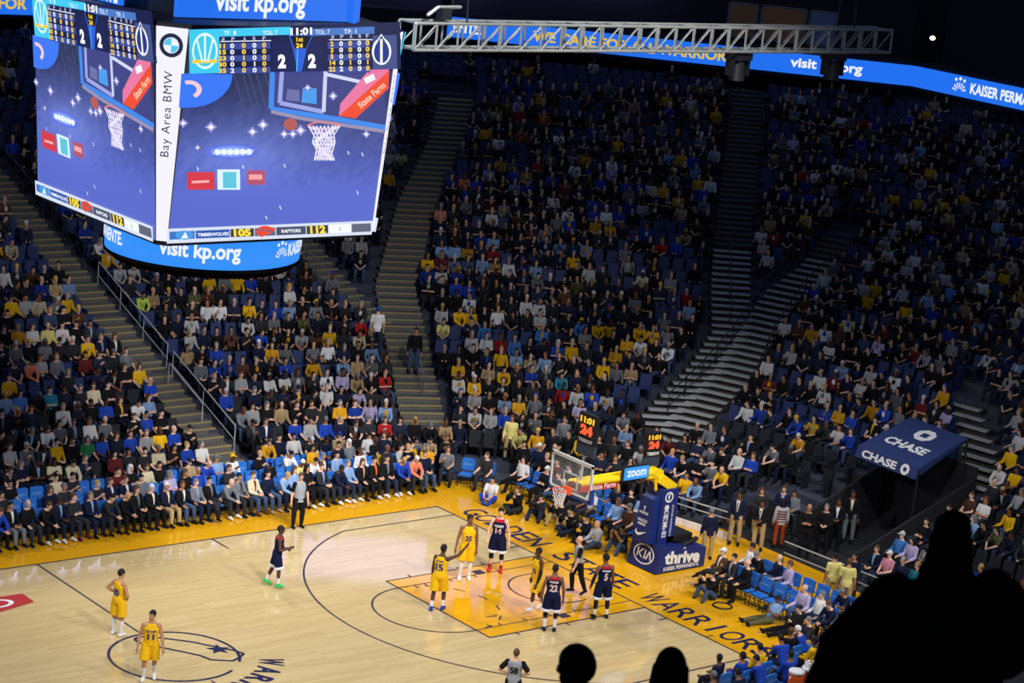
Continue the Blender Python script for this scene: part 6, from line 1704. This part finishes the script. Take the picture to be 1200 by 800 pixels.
for s_ in rest:
    a_ = math.atan2(s_[5], s_[4]) - math.pi / 2; ca, sa = math.cos(a_), math.sin(a_)
    VV.append(np.c_[SV[:, 0] * ca - SV[:, 1] * sa + s_[1], SV[:, 0] * sa + SV[:, 1] * ca + s_[2], SV[:, 2] + s_[3]])
    FF += [tuple(base + i for i in f) for f in SF]; base += len(SV); MI += [1 if s_[0] < 5 else 0] * len(SF)
me = bpy.data.meshes.new('seat_bank'); me.from_pydata(np.concatenate(VV).tolist(), [], FF)
bk = link('seat_bank', me, [NAVYSEAT, SEATB.materials[0]]); me.polygons.foreach_set('material_index', MI)
tag(bk, 'bank of navy seats mostly hidden under the seated crowd', 'seats', kind='stuff')
print('seats', len(seats), 'folk', len(folk), 'empty', len(empty), 'spec', n_spec)

# ================================================================== DARK SPECTATORS NEAR THE CAMERA
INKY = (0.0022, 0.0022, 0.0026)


def onlooker(top_px, dist, height, ang, pose, hair, label, grow=0.035):
    d = AF + AR * (top_px[0] - 600) / FPX - AU * (top_px[1] - 400) / FPX; d = d / np.linalg.norm(d); P = CAM + d * dist
    f = Fig(**pose); z = P[2] - height
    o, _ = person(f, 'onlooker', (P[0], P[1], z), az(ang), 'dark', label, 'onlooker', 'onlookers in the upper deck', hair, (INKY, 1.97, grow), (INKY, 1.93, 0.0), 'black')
    return o, f, z


UPK = mat('upper_deck_step', (0.01, 0.01, 0.012), 0.9)


def deck(x, y, z, w=1.1):
    a = MB(); M = Matrix.Rotation(R(45), 3, 'Z'); a.box((x, y, z - 0.2), (w, 1.6, 0.4), M); return a


ST_ = dict(aR=((0.3, 0.0, -1), (0.1, 0.3, -1)), lR=((0.1, 0.0, -1), (0.0, -0.03, -1)))
SI_ = dict(hip=SEAT_HIP, lR=((0.14, 1, 0.0), (0.03, 0.08, -1)), aR=((0.2, 0.35, -1), (-0.3, 0.9, -0.1)), lean=6)
def muffle(o, f, r):
    a = MB(); a.tube([f.neck - f.sp * 0.1, f.neck + (f.hc - f.neck) * 0.35, f.hc + vec(0, -0.02, 0.0)], r, 14); a.build('scarf', CLOTH, o, True)


NIGHT = mat('unlit_silhouette', INKY, 0.95, spec=0.0)  # skin, hair and clothes blackened alike; the missing light is in this colour
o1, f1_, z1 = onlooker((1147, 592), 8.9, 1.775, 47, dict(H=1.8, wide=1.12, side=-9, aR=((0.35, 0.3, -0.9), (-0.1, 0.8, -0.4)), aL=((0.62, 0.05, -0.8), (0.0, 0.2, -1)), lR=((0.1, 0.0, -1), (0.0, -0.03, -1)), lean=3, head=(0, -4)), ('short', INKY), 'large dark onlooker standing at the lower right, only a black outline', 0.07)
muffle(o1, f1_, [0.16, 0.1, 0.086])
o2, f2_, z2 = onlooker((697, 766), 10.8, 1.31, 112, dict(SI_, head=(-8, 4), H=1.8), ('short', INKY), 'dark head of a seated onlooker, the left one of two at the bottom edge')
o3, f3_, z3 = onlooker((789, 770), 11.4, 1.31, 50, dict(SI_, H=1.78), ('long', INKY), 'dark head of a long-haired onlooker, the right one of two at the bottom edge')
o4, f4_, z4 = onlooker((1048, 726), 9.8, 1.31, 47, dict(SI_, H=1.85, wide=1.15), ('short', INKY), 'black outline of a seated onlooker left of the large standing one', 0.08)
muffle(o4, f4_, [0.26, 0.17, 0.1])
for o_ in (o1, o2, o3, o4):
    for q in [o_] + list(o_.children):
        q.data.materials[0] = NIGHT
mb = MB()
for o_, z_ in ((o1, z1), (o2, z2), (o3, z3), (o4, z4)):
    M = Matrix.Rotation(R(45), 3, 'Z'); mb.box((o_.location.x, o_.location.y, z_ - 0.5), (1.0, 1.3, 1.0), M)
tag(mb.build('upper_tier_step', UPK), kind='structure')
for o_, z_, w_ in ((o2, z2, 'left head at the bottom edge'), (o3, z3, 'right head at the bottom edge'), (o4, z4, 'outline beside the large onlooker')):
    s_ = bpy.data.objects.new('arena_seat', SEATB); COL.objects.link(s_); s_.location = (o_.location.x, o_.location.y, z_); s_.rotation_euler = o_.rotation_euler; tag(s_, 'dark upper deck seat under the ' + w_, 'seat', 'upper deck seats')
